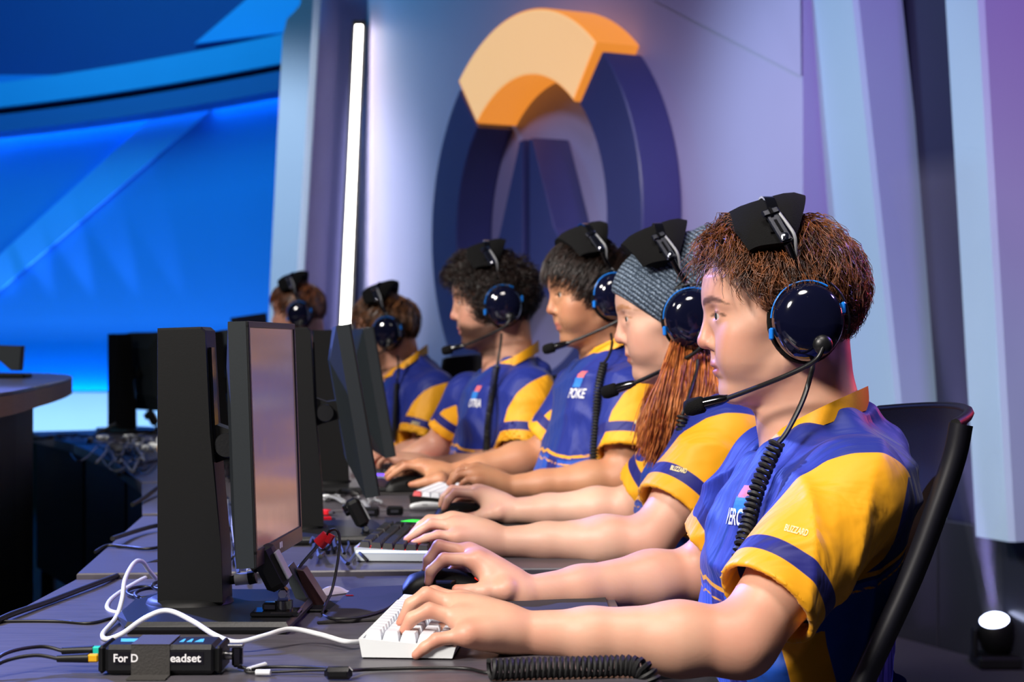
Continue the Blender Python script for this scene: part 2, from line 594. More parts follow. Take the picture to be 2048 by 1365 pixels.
# --- far blue wall, its band and the pale riser
YB = 14.0
def wall_px(x0, y0, x1, y1, Y, d):
    return poly_px([(x0, y0), (x1, y0), (x1, y1), (x0, y1)], Y, d)
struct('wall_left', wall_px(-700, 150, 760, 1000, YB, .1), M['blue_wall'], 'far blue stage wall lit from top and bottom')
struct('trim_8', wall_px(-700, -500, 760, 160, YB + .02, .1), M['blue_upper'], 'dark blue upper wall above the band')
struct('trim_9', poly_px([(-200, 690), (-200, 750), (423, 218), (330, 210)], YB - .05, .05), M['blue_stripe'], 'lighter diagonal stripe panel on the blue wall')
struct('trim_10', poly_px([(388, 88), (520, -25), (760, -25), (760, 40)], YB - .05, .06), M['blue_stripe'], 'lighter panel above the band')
def band(y_l0, y_l1, y_r0, y_r1, Y, d):
    """curved bar between two rows at x = -200 and x = 620, bulging towards the hall"""
    rows0, rows1, rows2, rows3 = [], [], [], []
    n = 18
    for i in range(n + 1):
        t = i / n
        x = -260 + 900 * t
        sag = 14 * math.sin(math.pi * t)
        ya = y_l0 + (y_r0 - y_l0) * t + sag
        yb = y_l1 + (y_r1 - y_l1) * t + sag
        p0, p1 = P(x, ya, Y), P(x, yb, Y)
        rows0.append(p0); rows1.append(p1)
        rows2.append(p1 + Vector((0, d, 0))); rows3.append(p0 + Vector((0, d, 0)))
    mb = MB()
    vs = rows0 + rows1 + rows2 + rows3
    m = n + 1
    fs = []
    for r in range(4):
        r2 = (r + 1) % 4
        for i in range(n):
            fs.append((r * m + i, r * m + i + 1, r2 * m + i + 1, r2 * m + i))
    fs += [(0, m, 2 * m, 3 * m), (n, m + n, 2 * m + n, 3 * m + n)]
    return mb.add(vs, fs)
struct('trim_11', band(196, 240, 52, 112, YB - .55, .5), M['band'], 'pale blue upper band across the blue wall, lit tone in its colour')
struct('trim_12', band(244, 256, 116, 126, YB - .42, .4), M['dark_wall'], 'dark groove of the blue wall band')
struct('trim_13', band(256, 288, 126, 166, YB - .50, .36), M['band_shaded_face'], 'lower band of the blue wall, shade in its colour')
# cove strip behind the lower band and along the riser
cv = thing('cove_light', 'cyan cove light strip below the band of the blue wall', 'lamp', P(200, 250, YB - .3))
mb = MB()
pts = []
for i in range(19):
    t = i / 18; x = -260 + 900 * t
    pts.append(P(x, 270 + (146 - 270) * t + 14 * math.sin(math.pi * t), YB - .07))
mb.tube(pts, .03, 6).build('strip', M['led_cyan'], cv, world=True)
fl = thing('floor_light_strip', 'cyan light strip along the foot of the blue wall', 'lamp', P(200, 784, YB - .2))
MB().tube([P(-700, 792, YB - .07), P(700, 792, YB - .07)], .03, 6).build('strip', M['led_cyan'], fl, world=True)
struct('trim_14', wall_px(-700, 786, 760, 1000, 13.2, .7), M['riser'], 'pale riser in front of the blue wall')
struct('trim_15', wall_px(-700, 884, 760, 1100, 12.2, .3), M['black_plastic'], 'added black low step darkening the foot of the pale riser')  # added to black out the bright foot of the riser
for i, (x, e) in enumerate(((90, 110), (170, 150), (250, 150), (340, 110), (20, 90), (430, 60))):
    q = P(x, 776, YB - .17)
    lamp('SPOT', 'wall_uplight', q, P(x - 170, 330, YB), e * .8, (.42, .45, 1.0), .02, spot=15, blend=.8)
lamp('AREA', 'blue_wall_wash', (-4.0, 9.0, 4.5), (-3.2, 14, 1.6), 95, (.05, .60, 1.0), 1.5)
lamp('AREA', 'blue_upper_wash', (-2.4, 10.5, 5.5), (-2.6, 13.6, 3.0), 90, (.05, .68, 1.0), 1.5)
lamp('AREA', 'riser_fill', (-3.0, 12.6, .42), (-3.0, 13.2, .58), 30, (.42, .66, 1.0), 5.0, .12)  # unseen lamp added to brighten the riser front
# unseen spots washing the emblem wall, the pillar and the ribs
lamp('SPOT', 'wall_wash_left', (-1.9, 5.2, 4.6), (-.3, 9.0, 1.6), 215, (.66, .68, 1.0), .3, spot=45, blend=.8)
lamp('SPOT', 'wall_wash_right', (-.7, 4.2, 4.6), (.9, 7.6, 1.7), 115, (.66, .58, 1.0), .3, spot=50, blend=.8)
lamp('SPOT', 'pillar_fill', (-2.6, 6.4, 4.2), (-1.2, 10.1, 1.7), 800, (.74, .86, 1.0), .2, spot=24, blend=.5)  # unseen spot added to brighten the dark pillar front
lamp('SPOT', 'rib_cool', (-3.2, 6.2, 4.3), (1.4, 6.5, 1.7), 620, (.48, .80, 1.0), .25, spot=26, blend=.5)
lamp('SPOT', 'rib_violet', (1.4, 2.2, 4.2), (1.65, 6.4, 1.6), 420, (.55, .22, 1.0), .25, spot=40, blend=.7)
lamp('SPOT', 'rib_magenta', (2.9, 3.0, 2.5), (2.0, 6.1, 1.9), 50, (1.0, .12, .35), .2, spot=30, blend=.7)

# --- moving head lamp on the floor at the right
q = PD(1992, 1336, 0.0)
hd = thing('moving_head_light', 'black moving head floor lamp with glowing lens by the dark skirt', 'lamp', q)
aim = Vector((-.20, -.36, .90)).normalized()
Rm = Matrix.Translation(q + Vector((0, 0, .115))) @ aim.to_track_quat('Z', 'Y').to_matrix().to_4x4()
MB().box(q + Vector((0, 0, .025)), (.15, .15, .045), .01).build('base', M['matte_black'], hd, world=True)
for s in (-1, 1):
    MB().box(q + Vector((s * .074, 0, .085)), (.014, .05, .10), .005).build('yoke_arm', M['matte_black'], hd, world=True)
MB().lathe([(.035, -.066), (.055, -.045), (.063, 0), (.058, .045), (.048, .056)], 24, Rm).build('head', M['matte_black'], hd, world=True, smooth=40)
M['lens_glow'] = mat('lens_glow', '#ffffff', .2, emit='#c9d4ff', estr=9.0)
MB().lathe([(.049, .055), (.042, .062), (.0, .066)], 24, Rm).build('lens', M['lens_glow'], hd, world=True, smooth=40)
lamp('SPOT', 'moving_head_beam', Rm @ Vector((0, 0, .075)), Rm @ Vector((0, 0, 2)), 260, (.42, .38, 1.0), .02, spot=9, blend=.5)
mz, Nz, Lz, Bz = nt('beam_haze')
Nz.remove(Bz)
vs_ = Nz.new('ShaderNodeVolumeScatter'); vs_.inputs['Density'].default_value = .55; vs_.inputs['Anisotropy'].default_value = .2
nz_ = Nz.new('ShaderNodeTexNoise'); nz_.inputs['Scale'].default_value = 3.0
mz_ = Nz.new('ShaderNodeMapRange'); mz_.inputs['To Min'].default_value = .30; mz_.inputs['To Max'].default_value = .75
Lz.new(nz_.outputs['Fac'], mz_.inputs['Value']); Lz.new(mz_.outputs[0], vs_.inputs['Density'])
Lz.new(vs_.outputs[0], Nz['Material Output'].inputs['Volume'])
hz_ = MB().lathe([(.035, .072), (.055, .35), (.105, 1.0), (.16, 1.7)], 20, Rm).build('haze_beam', mz, None)
tag(hz_, 'violet light beam in haze above the floor lamp', 'light beam', None, 'stuff')

# ---------------------------------------------------------------- desks
m, N, L, B = nt('desk_laminate')
tc = N.new('ShaderNodeTexCoord'); mp = N.new('ShaderNodeMapping'); mp.inputs['Scale'].default_value = (4, 60, 10)
no = N.new('ShaderNodeTexNoise'); no.inputs['Scale'].default_value = 3; no.inputs['Detail'].default_value = 6
L.new(tc.outputs['Object'], mp.inputs[0]); L.new(mp.outputs[0], no.inputs['Vector'])
cr = N.new('ShaderNodeValToRGB')
cr.color_ramp.elements[0].position = .3; cr.color_ramp.elements[0].color = lin('#434046') + (1,)
cr.color_ramp.elements[1].position = .7; cr.color_ramp.elements[1].color = lin('#57535a') + (1,)
L.new(no.outputs['Fac'], cr.inputs[0]); L.new(cr.outputs[0], B.inputs['Base Color'])
B.inputs['Roughness'].default_value = .36
bp = N.new('ShaderNodeBump'); bp.inputs['Strength'].default_value = .06; bp.inputs['Distance'].default_value = .001
L.new(no.outputs['Fac'], bp.inputs['Height']); L.new(bp.outputs[0], B.inputs['Normal'])
M['desk'] = m
M['desk_edge'] = mat('desk_edge', '#2c2628', .5, var=.1, stretch=(4, 4, 60), scale=6)

SEAM = [((-.69, 1.80), (.15, 1.80)), ((-.685, 2.828), (.15, 2.905)), ((-.777, 3.784), (.045, 3.958)),
        ((-.95, 4.62), (-.12, 4.86)), ((-1.21, 5.45), (-.42, 5.76)), ((-1.55, 6.35), (-.80, 6.74)), ((-1.95, 7.2), (-1.22, 7.66))]
DZ = [0.74, 0.748, 0.752, 0.754, 0.756, 0.758]
desk_lab = ['nearest grey laminate desk carrying the white keyboard', 'second desk from the camera carrying the keyboard with red glow',
            'third desk from the camera between second and fourth player', 'fourth desk from the camera in the curved row',
            'fifth desk from the camera in the curved row', 'farthest desk of the curved row near the pale riser']
for i in range(6):
    (l0, r0), (l1, r1) = [(Vector(a), Vector(b)) for a, b in (SEAM[i], SEAM[i + 1])]
    g = .006
    e0 = (l1 - l0).normalized() * g; e1 = (r1 - r0).normalized() * g
    c = (l0 + r0 + l1 + r1) / 4
    t = thing('desk', desk_lab[i], 'desk', (c.x, c.y, 0), group='desks in the curved row')
    poly = [tuple(l0 + e0), tuple(r0 + e1), tuple(r1 - e1), tuple(l1 - e0)]
    z = DZ[i]
    MB().prism(poly, z - .034, z, bevel=.0025).build('tabletop', M['desk'], t, world=True)
    for (p, q) in ((l0 + e0, r0 + e1), (l1 - e0, r1 - e1)):
        for k in (.08, .92):
            s = p.lerp(q, k).lerp(c, .06)
            MB().box((s.x, s.y, (z - .034) / 2), (.05, .05, z - .034), .004).build('leg', M['matte_black'], t, world=True)
    pa, pb = (l0 + e0).lerp(r0, .06), (l1 - e0).lerp(r1, .06)
    v = pb - pa
    Mx = Matrix.Translation(((pa.x + pb.x) / 2, (pa.y + pb.y) / 2, z - .034 - .26)) @ Matrix.Rotation(math.atan2(v.y, v.x), 4, 'Z')
    MB().box((0, 0, 0), (v.length * .96, .018, .5), .003, Mx).build('modesty_panel', M['matte_black'], t, world=True)

# ---------------------------------------------------------------- round-ended high table at the left
M['wood_edge'] = mat('wood_edge', '#8a6a55', .5, var=.25, stretch=(3, 3, 50), scale=5)
M['wood_top'] = mat('wood_top', '#4a4a58', .35, var=.15, stretch=(3, 40, 3), scale=4)
ht = thing('high_table', 'wood-edged high table with rounded end on a black base', 'table', (-1.9, 4.6, 0))
zt = 1.01
ed = [(-1.02, 2.6), (-1.035, 3.6), (-1.13, 4.3), (-1.19, 4.7), (-1.27, 5.15), (-1.37, 5.6), (-1.52, 6.0), (-1.75, 6.25), (-2.1, 6.35), (-2.6, 6.3), (-2.6, 2.6)]
sm = [tuple(v)[:2] for v in catmull([(x, y, 0) for x, y in ed[:-1]], 4)] + [ed[-1]]
MB().prism(sm, zt - .008, zt, bevel=.002).build('tabletop', M['wood_top'], ht, world=True)
MB().prism(sm, zt - .05, zt - .0085).build('edge_band', M['wood_edge'], ht, world=True)
bs = [(-1.14, 2.6), (-1.15, 3.6), (-1.24, 4.5), (-1.29, 4.85), (-1.42, 5.25), (-1.7, 5.6), (-2.5, 5.7), (-2.5, 2.6)]
MB().prism(bs, 0.0, zt - .051).build('base', M['matte_black'], ht, world=True)

# ---------------------------------------------------------------- office chairs (facing -x, origin on the floor below the seat)
m, N, L, B = nt('chair_mesh')
tc = N.new('ShaderNodeTexCoord')
vo = N.new('ShaderNodeTexChecker'); vo.inputs['Scale'].default_value = 420
vo.inputs['Color1'].default_value = (.004, .004, .005, 1); vo.inputs['Color2'].default_value = (.009, .009, .010, 1)
L.new(tc.outputs['Object'], vo.inputs['Vector'])
L.new(vo.outputs['Color'], B.inputs['Base Color']); B.inputs['Roughness'].default_value = .6; B.inputs['Specular IOR Level'].default_value = .25
B.inputs['Alpha'].default_value = 1.0
bp = N.new('ShaderNodeBump'); bp.inputs['Strength'].default_value = .4; bp.inputs['Distance'].default_value = .0015
L.new(vo.outputs['Fac'], bp.inputs['Height']); L.new(bp.outputs[0], B.inputs['Normal'])
M['chair_mesh'] = m
M['chair_frame'] = mat('chair_frame', '#15151c', .28, var=.1, scale=100)
M['chair_seat'] = mat('chair_seat', '#18181a', .85, var=.25, scale=500, bump=.3)
CH_LAB = ['black mesh-back office chair behind the nearest player', 'black mesh-back office chair behind the player in the knit hat',
          'black mesh-back office chair behind the third player', 'black mesh-back office chair behind the bearded curly-haired player',
          'black mesh-back office chair behind the fifth player', 'black mesh-back office chair behind the farthest player']


def make_chair():
    t = thing('office_chair', CH_LAB[0], 'chair', group='mesh office chairs in the player row')
    # back profile (x, z) seen from the side, seat edge to top
    prof = [(.0, .50), (.048, .60), (.104, .72), (.150, .82), (.184, .91), (.204, .97), (.212, 1.010)]
    pr = catmull([(x, 0, z) for x, z in prof], 4)
    rows = []
    for p in pr:
        row = []
        for j in range(13):
            s = -1 + 2 * j / 12
            row.append((p.x + .058 * (1 - s * s) - .004 * s * s, s * .235, p.z + .012 * (1 - s * s) * (p.z > .95)))
        rows.append(row)
    MB().grid(rows, .006).build('back_mesh', M['chair_mesh'], t, smooth=60)
    for s in (-1, 1):
        pts = [Vector((p.x + .004 - .02, s * .243, p.z)) for p in pr]
        mb = MB()
        # flat blade shaped side rail
        rr = []
        for k, p in enumerate(pts):
            t2 = (pts[min(k + 1, len(pts) - 1)] - pts[max(k - 1, 0)]).normalized()
            nn = Vector((t2.z, 0, -t2.x))
            c = p + Vector((.018, 0, 0))
            rr.append([c + nn * (.014 * math.cos(a)) + Vector((0, .009 * math.sin(a), 0)) + nn * (.004 * math.sin(2 * a)) for a in [2 * math.pi * j / 10 for j in range(11)]])
        mb.grid(rr)
        mb.f.append(tuple(range(10))); mb.f.append(tuple((len(rr) - 1) * 11 + j for j in range(10)))
        mb.build('side_rail', M['chair_frame'], t, smooth=40)
    tp = [Vector(p) for p in rows[-1]]
    MB().tube(tp, .007, 8).build('top_rail', M['matte_black'], t, smooth=50)
    MB().tube([Vector((.125, 0, .66)), Vector((.10, 0, .58)), Vector((.02, 0, .425)), Vector((-.12, 0, .41))], .022, 8).build('spine', M['chair_frame'], t, smooth=50)
    st = []
    for i in range(9):
        x = -.38 + .46 * i / 8
        st.append([(x, -.24 + .48 * j / 8, .475 - .02 * math.sin(math.pi * j / 8) * math.sin(math.pi * i / 8) - (.03 if i == 0 else 0)) for j in range(9)])
    MB().grid(st, -.055).build('seat', M['chair_seat'], t, smooth=50)
    MB().tube([Vector((-.14, 0, .10)), Vector((-.14, 0, .41))], .028, 12).build('gas_post', M['chair_frame'], t, smooth=50)
    for k in range(5):
        a = 2 * math.pi * k / 5 + .3
        d = Vector((math.cos(a), math.sin(a), 0))
        leg = MB().tube([Vector((-.14, 0, .11)), Vector((-.14, 0, .11)) + d * .17 + Vector((0, 0, -.02)), Vector((-.14, 0, .075)) + d * .30], [.024, .02, .014], 8).build('leg', M['chair_frame'], t, smooth=50)
        Mx = Matrix.Translation(Vector((-.14, 0, .03)) + d * .30) @ Matrix.Rotation(a, 4, 'Z') @ Matrix.Rotation(math.pi / 2, 4, 'X')
        MB().lathe([(.022, -.022), (.03, -.016), (.03, .016), (.022, .022)], 14, Mx).build('castor', M['rubber'], leg, smooth=40)
    return t


chair0 = make_chair()
CHAIRS = [(.344, 2.475, 0.0), (.335, 3.32, .05), (.20, 4.22, .10), (-.03, 4.98, .25), (-.36, 6.00, .30), (-.74, 7.2, .35)]
for i, (x, y, rz) in enumerate(CHAIRS):
    Mx = Matrix.Translation((x, y, 0)) @ Matrix.Rotation(rz, 4, 'Z') @ Matrix.Diagonal((1, 1, 1.045 if i == 4 else 1.0, 1))
    if i == 0:
        chair0.matrix_world = Mx; MATS[chair0.name] = Mx
        c = chair0
    else:
        c = copy_tree(chair0, matrix=Mx)
    c['label'] = CH_LAB[i]

# ---------------------------------------------------------------- monitors
M['screen'] = None
m, N, L, B = nt('screen_glass')
B.inputs['Base Color'].default_value = (.012, .010, .014, 1)
B.inputs['Roughness'].default_value = .16
B.inputs['Specular IOR Level'].default_value = 1.0
tc = N.new('ShaderNodeTexCoord')
no = N.new('ShaderNodeTexNoise'); no.inputs['Scale'].default_value = 30; L.new(tc.outputs['Object'], no.inputs['Vector'])
mr = N.new('ShaderNodeMapRange'); mr.inputs['To Min'].default_value = .12; mr.inputs['To Max'].default_value = .2
L.new(no.outputs['Fac'], mr.inputs['Value']); L.new(mr.outputs[0], B.inputs['Roughness'])
B.inputs['Emission Color'].default_value = (.28, .18, .20, 1)
B.inputs['Emission Strength'].default_value = .35
M['screen'] = m


def make_monitor(label, foot, zdesk, yaw=0.0, pyaw=0.064, tilt=-0.035, group='player monitors', w=.32, colh=.393, screen=True):
    """stand column + base + panel; facing +x.  foot: (x, y) of the column centre on the desk"""
    t = thing('monitor', label, 'monitor', (foot[0], foot[1], zdesk), yaw, group=group)
    prof = [(-.037, .018), (.052, .018), (.050, .09), (.036, .25), (.028, colh - .005), (.022, colh), (-.037, colh - .002)]
    Mx = Matrix(((1, 0, 0, 0), (0, 0, 1, 0), (0, 1, 0, 0), (0, 0, 0, 1)))
    col = MB().prism(prof, -.042, .042, Mx, bevel=.003).build('column', M['matte_black'], t)
    # cable slot down the front of the column
    MB().prism([(.0375, .22), (.041, .22), (.0345, .365), (.031, .365)], -.03, .0, Mx).build('slot', M['gloss_black'], col)
    bp_ = [(-.08, -.09), (-.05, -.185), (.158, -.185), (.165, .03), (.15, .13), (-.05, .13), (-.085, .02)]
    MB().prism(bp_, 0, .016, bevel=.006).build('base_plate', M['black_plastic'], t)
    MB().lathe([(.062, .012), (.058, .02), (.05, .024)], 20).build('base_collar', M['matte_black'], t, smooth=40)
    # arm and hinge
    hz = .235
    MB().prism([(.03, hz + .028), (.03, hz - .03), (.055, hz - .022), (.09, hz - .012), (.09, hz + .022), (.058, hz + .018)], -.022, .022, Mx).build('arm', M['matte_black'], t)
    hinge = MB().lathe([(.0155, -.034), (.017, -.032), (.017, .032), (.0155, .034)], 22, Matrix.Translation((.055, 0, hz - .003)) @ Matrix.Rotation(math.pi / 2, 4, 'X')).build('hinge', M['black_plastic'], t, smooth=40)
    # panel: local u = depth direction (y), v = up, n = +x
    Mp = Matrix.Translation((.112, -.035, .242)) @ Matrix.Rotation(-pyaw, 4, 'Z') @ Matrix.Rotation(tilt, 4, 'Y')
    h = .313
    hw, hh = w / 2, h / 2
    body = MB()
    # shallow tapered rear shell + front block
    Mb = Mp @ Matrix(((0, 0, 1, 0), (1, 0, 0, 0), (0, 1, 0, 0), (0, 0, 0, 1)))
    def fr(x0, x1, z0, z1, d):
        return [Vector((x0, z0, d)), Vector((x1, z0, d)), Vector((x1, z1, d)), Vector((x0, z1, d))]
    vs = fr(-hw * .55, hw * .55, -hh * .6, hh * .62, -.034) + fr(-hw, hw, -hh, hh, -.014) + fr(-hw, hw, -hh, hh, .009)
    fs = [(3, 2, 1, 0)]
    for r in range(2):
        for i in range(4):
            j = (i + 1) % 4
            fs.append((r * 4 + i, r * 4 + j, (r + 1) * 4 + j, (r + 1) * 4 + i))
    fs.append((8, 9, 10, 11))
    body.add(vs, fs, Mb)
    pn = body.build('panel', M['panel_back'], t)
    # bezel frame bars
    bz = .0085
    fr_ = MB()
    fr_.box((0, hh - bz / 2, .0105), (w, bz, .004), .001, Mb)
    fr_.box((0, -hh + .011, .0105), (w, .022, .004), .001, Mb)
    for s in (-1, 1):
        fr_.box((s * (hw - bz / 2), .006, .0105), (bz, h - .012 - bz, .004), .001, Mb)
    fr_.build('bezel', M['black_plastic'], pn)
    if screen:
        MB().prism([(-hw + bz, -hh + .022), (hw - bz, -hh + .022), (hw - bz, hh - bz), (-hw + bz, hh - bz)], .0088, .0102, Mb).build('screen', M['screen'], pn)
        lg = MB()
        for k in range(2):
            lg.box((-.006 + .011 * k, -hh + .012, .0128), (.006, .008, .0004), 0, Mb)
        lg.build('maker_mark', M['white_plastic'], pn)
    return t


make_monitor('nearest monitor on a thick black column stand, screen edge-on', (P(380, 900, 2.47).x, 2.47), DZ[0])
make_monitor('tilted black monitor in front of the player in the knit hat', (P(592, 900, 3.40).x, 3.40), DZ[1], yaw=.10, pyaw=-.02, tilt=-.17)
make_monitor('tilted black monitor in front of the third player', (P(655, 900, 4.45).x, 4.45), DZ[2], yaw=.14, pyaw=-.03, tilt=-.17)
make_monitor('black monitor seen from behind just right of the nearest column', (P(418, 800, 5.25).x, 5.25), DZ[3], yaw=.55, pyaw=.0, tilt=-.10)
make_monitor('black monitor in front of the fifth player, behind the nearest screen', (P(448, 800, 6.3).x, 6.3), DZ[4], yaw=.4, pyaw=.0, tilt=-.10)
make_monitor('farthest black monitor seen from behind against the blue wall', (P(241, 800, 7.15).x, 7.15), DZ[5], yaw=.62, pyaw=.0, tilt=-.12)

# ---------------------------------------------------------------- implicit surfaces for people and soft things
def smin(a, b, k):
    if k <= 0: return np.minimum(a, b)
    h = np.clip(0.5 + 0.5 * (b - a) / k, 0, 1)
    return b + (a - b) * h - k * h * (1 - h)


class Field:
    def __init__(self, lo, hi, h):
        self.lo = np.array(lo, np.float64); self.h = h
        self.n = np.ceil((np.array(hi) - self.lo) / h).astype(int) + 1
        self.A = np.full(tuple(self.n), 0.12, np.float32)
        self.ax = [(self.lo[i] + h * np.arange(self.n[i])).astype(np.float32) for i in range(3)]

    def block(self, lo, hi):
        s = []
        for i in range(3):
            a = max(0, int(math.floor((lo[i] - self.lo[i]) / self.h)))
            b = min(self.n[i], int(math.ceil((hi[i] - self.lo[i]) / self.h)) + 1)
            if b <= a: return None
            s.append(slice(a, b))
        return tuple(s)

    def coords(self, s):
        return self.ax[0][s[0]][:, None, None], self.ax[1][s[1]][None, :, None], self.ax[2][s[2]][None, None, :]

    def put(self, lo, hi, fn, k=0.0, mode='add'):
        m = k + 3 * self.h
        s = self.block([v - m for v in lo], [v + m for v in hi])
        if s is None: return
        d = fn(*self.coords(s)).astype(np.float32)
        A = self.A[s]
        if mode == 'add': self.A[s] = smin(A, d, k)
        elif mode == 'sub': self.A[s] = -smin(-A, d, k)
        elif mode == 'and': self.A[s] = -smin(-A, -d, k)

    def cone(self, a, b, r0, r1, k=0.0, mode='add', cut=None):
        a, b = np.array(a, float), np.array(b, float)
        R = max(r0, r1)
        ba = b - a; L2 = max(float(ba @ ba), 1e-12)
        def fn(X, Y, Z):
            x, y, z = X - a[0], Y - a[1], Z - a[2]
            t = np.clip((x * ba[0] + y * ba[1] + z * ba[2]) / L2, 0, 1)
            d = np.sqrt((x - t * ba[0]) ** 2 + (y - t * ba[1]) ** 2 + (z - t * ba[2]) ** 2) - (r0 + (r1 - r0) * t)
            if cut is not None:
                q, n = cut
                d = np.maximum(d, (X - q[0]) * n[0] + (Y - q[1]) * n[1] + (Z - q[2]) * n[2])
            return d
        self.put(np.minimum(a, b) - R, np.maximum(a, b) + R, fn, k, mode)

    def chain(self, pts, rs, k=0.0):
        for i in range(len(pts) - 1):
            self.cone(pts[i], pts[i + 1], rs[i], rs[i + 1], k)

    def ell(self, c, r, R=None, k=0.0, mode='add'):
        """ellipsoid at c with radii r; R: 3x3 whose columns are its axes"""
        c = np.array(c, float); r = np.array(r, float)
        R = np.eye(3) if R is None else np.array(R, float)
        ext = np.sqrt(((R * r[None, :]) ** 2).sum(1))
        def fn(X, Y, Z):
            x, y, z = X - c[0], Y - c[1], Z - c[2]
            q = [(x * R[0, i] + y * R[1, i] + z * R[2, i]) for i in range(3)]
            k0 = np.sqrt(sum((q[i] / r[i]) ** 2 for i in range(3))) + 1e-9
            k1 = np.sqrt(sum((q[i] / (r[i] * r[i])) ** 2 for i in range(3))) + 1e-9
            return k0 * (k0 - 1) / k1
        self.put(c - ext, c + ext, fn, k, mode)

    def mesh(self):
        A, h = self.A, self.h
        ins = A < 0
        nx, ny, nz = A.shape
        c = ins[:-1, :-1, :-1].astype(np.uint8)
        for dx in (0, 1):
            for dy in (0, 1):
                for dz in (0, 1):
                    if dx + dy + dz:
                        c = c + ins[dx:nx - 1 + dx, dy:ny - 1 + dy, dz:nz - 1 + dz]
        act = np.argwhere((c > 0) & (c < 8))
        idx = np.full(c.shape, -1, np.int32)
        idx[act[:, 0], act[:, 1], act[:, 2]] = np.arange(len(act))
        corner = [(dx, dy, dz) for dx in (0, 1) for dy in (0, 1) for dz in (0, 1)]
        val = np.stack([A[act[:, 0] + d[0], act[:, 1] + d[1], act[:, 2] + d[2]] for d in corner], 1)
        acc = np.zeros((len(act), 3), np.float64); cnt = np.zeros(len(act))
        for i in range(8):
            for j in range(i + 1, 8):
                di, dj = np.array(corner[i]), np.array(corner[j])
                if np.abs(di - dj).sum() != 1: continue
                vi, vj = val[:, i], val[:, j]
                m = (vi < 0) != (vj < 0)
                t = np.where(m, vi / np.where(m, vi - vj, 1), 0)
                acc += np.where(m[:, None], di + (dj - di) * t[:, None], 0)
                cnt += m
        V = self.lo + h * (act + acc / cnt[:, None])
        F = []
        for a in range(3):
            s0 = [slice(None)] * 3; s1 = [slice(None)] * 3
            s0[a] = slice(0, -1); s1[a] = slice(1, None)
            e = ins[tuple(s0)] != ins[tuple(s1)]
            p = np.argwhere(e)
            o1, o2 = (a + 1) % 3, (a + 2) % 3
            ok = (p[:, o1] > 0) & (p[:, o2] > 0) & (p[:, o1] < A.shape[o1] - 1) & (p[:, o2] < A.shape[o2] - 1)
            p = p[ok]
            fl = ins[p[:, 0], p[:, 1], p[:, 2]]
            q = []
            for (d1, d2) in ((-1, -1), (0, -1), (0, 0), (-1, 0)):
                r = p.copy(); r[:, o1] += d1; r[:, o2] += d2
                q.append(idx[r[:, 0], r[:, 1], r[:, 2]])
            q = np.stack(q, 1)
            q[~fl] = q[~fl][:, ::-1]
            F.append(q)
        return V, np.concatenate(F)


def relax(V, F, n=1, lam=.5):
    """a little Laplacian smoothing"""
    V = V.copy()
    E = np.concatenate([F[:, [0, 1]], F[:, [1, 2]], F[:, [2, 3]], F[:, [3, 0]]])
    for _ in range(n):
        S = np.zeros_like(V); c = np.zeros(len(V))
        for i in range(3):
            S[:, i] = np.bincount(E[:, 0], V[E[:, 1], i], len(V)) + np.bincount(E[:, 1], V[E[:, 0], i], len(V))
        c = np.bincount(E[:, 0], minlength=len(V)) + np.bincount(E[:, 1], minlength=len(V))
        V += lam * (S / c[:, None] - V)
    return V


def attr(me, name, vals):
    a = me.attributes.new(name, 'FLOAT', 'POINT')
    a.data.foreach_set('value', np.ascontiguousarray(vals, np.float32))


def body_obj(name, V, F, mat_, parent, attrs=None):
    inv = np.array(MATS[parent.name].inverted())
    Vl = V @ inv[:3, :3].T + inv[:3, 3]
    me = mesh_np(name, Vl, F)
    for k, v in (attrs or {}).items():
        attr(me, k, v)
    return link_mesh(name, me, mat_, parent)


# ---- materials that read per-vertex pattern values
def gt(N, L, src, lo=-.0006, hi=.0006):
    mr = N.new('ShaderNodeMapRange')
    mr.inputs['From Min'].default_value = lo; mr.inputs['From Max'].default_value = hi
    L.new(src, mr.inputs['Value'])
    return mr.outputs[0]


def mixc(N, L, fac, a, b):
    mx = N.new('ShaderNodeMix'); mx.data_type = 'RGBA'
    for s, v in (('A', a), ('B', b)):
        if isinstance(v, tuple): mx.inputs[s].default_value = v + (1,)
        else: L.new(v, mx.inputs[s])
    if isinstance(fac, float): mx.inputs['Factor'].default_value = fac
    else: L.new(fac, mx.inputs['Factor'])
    return mx.outputs['Result']


def at(N, name):
    a = N.new('ShaderNodeAttribute'); a.attribute_name = name
    return a.outputs['Fac']


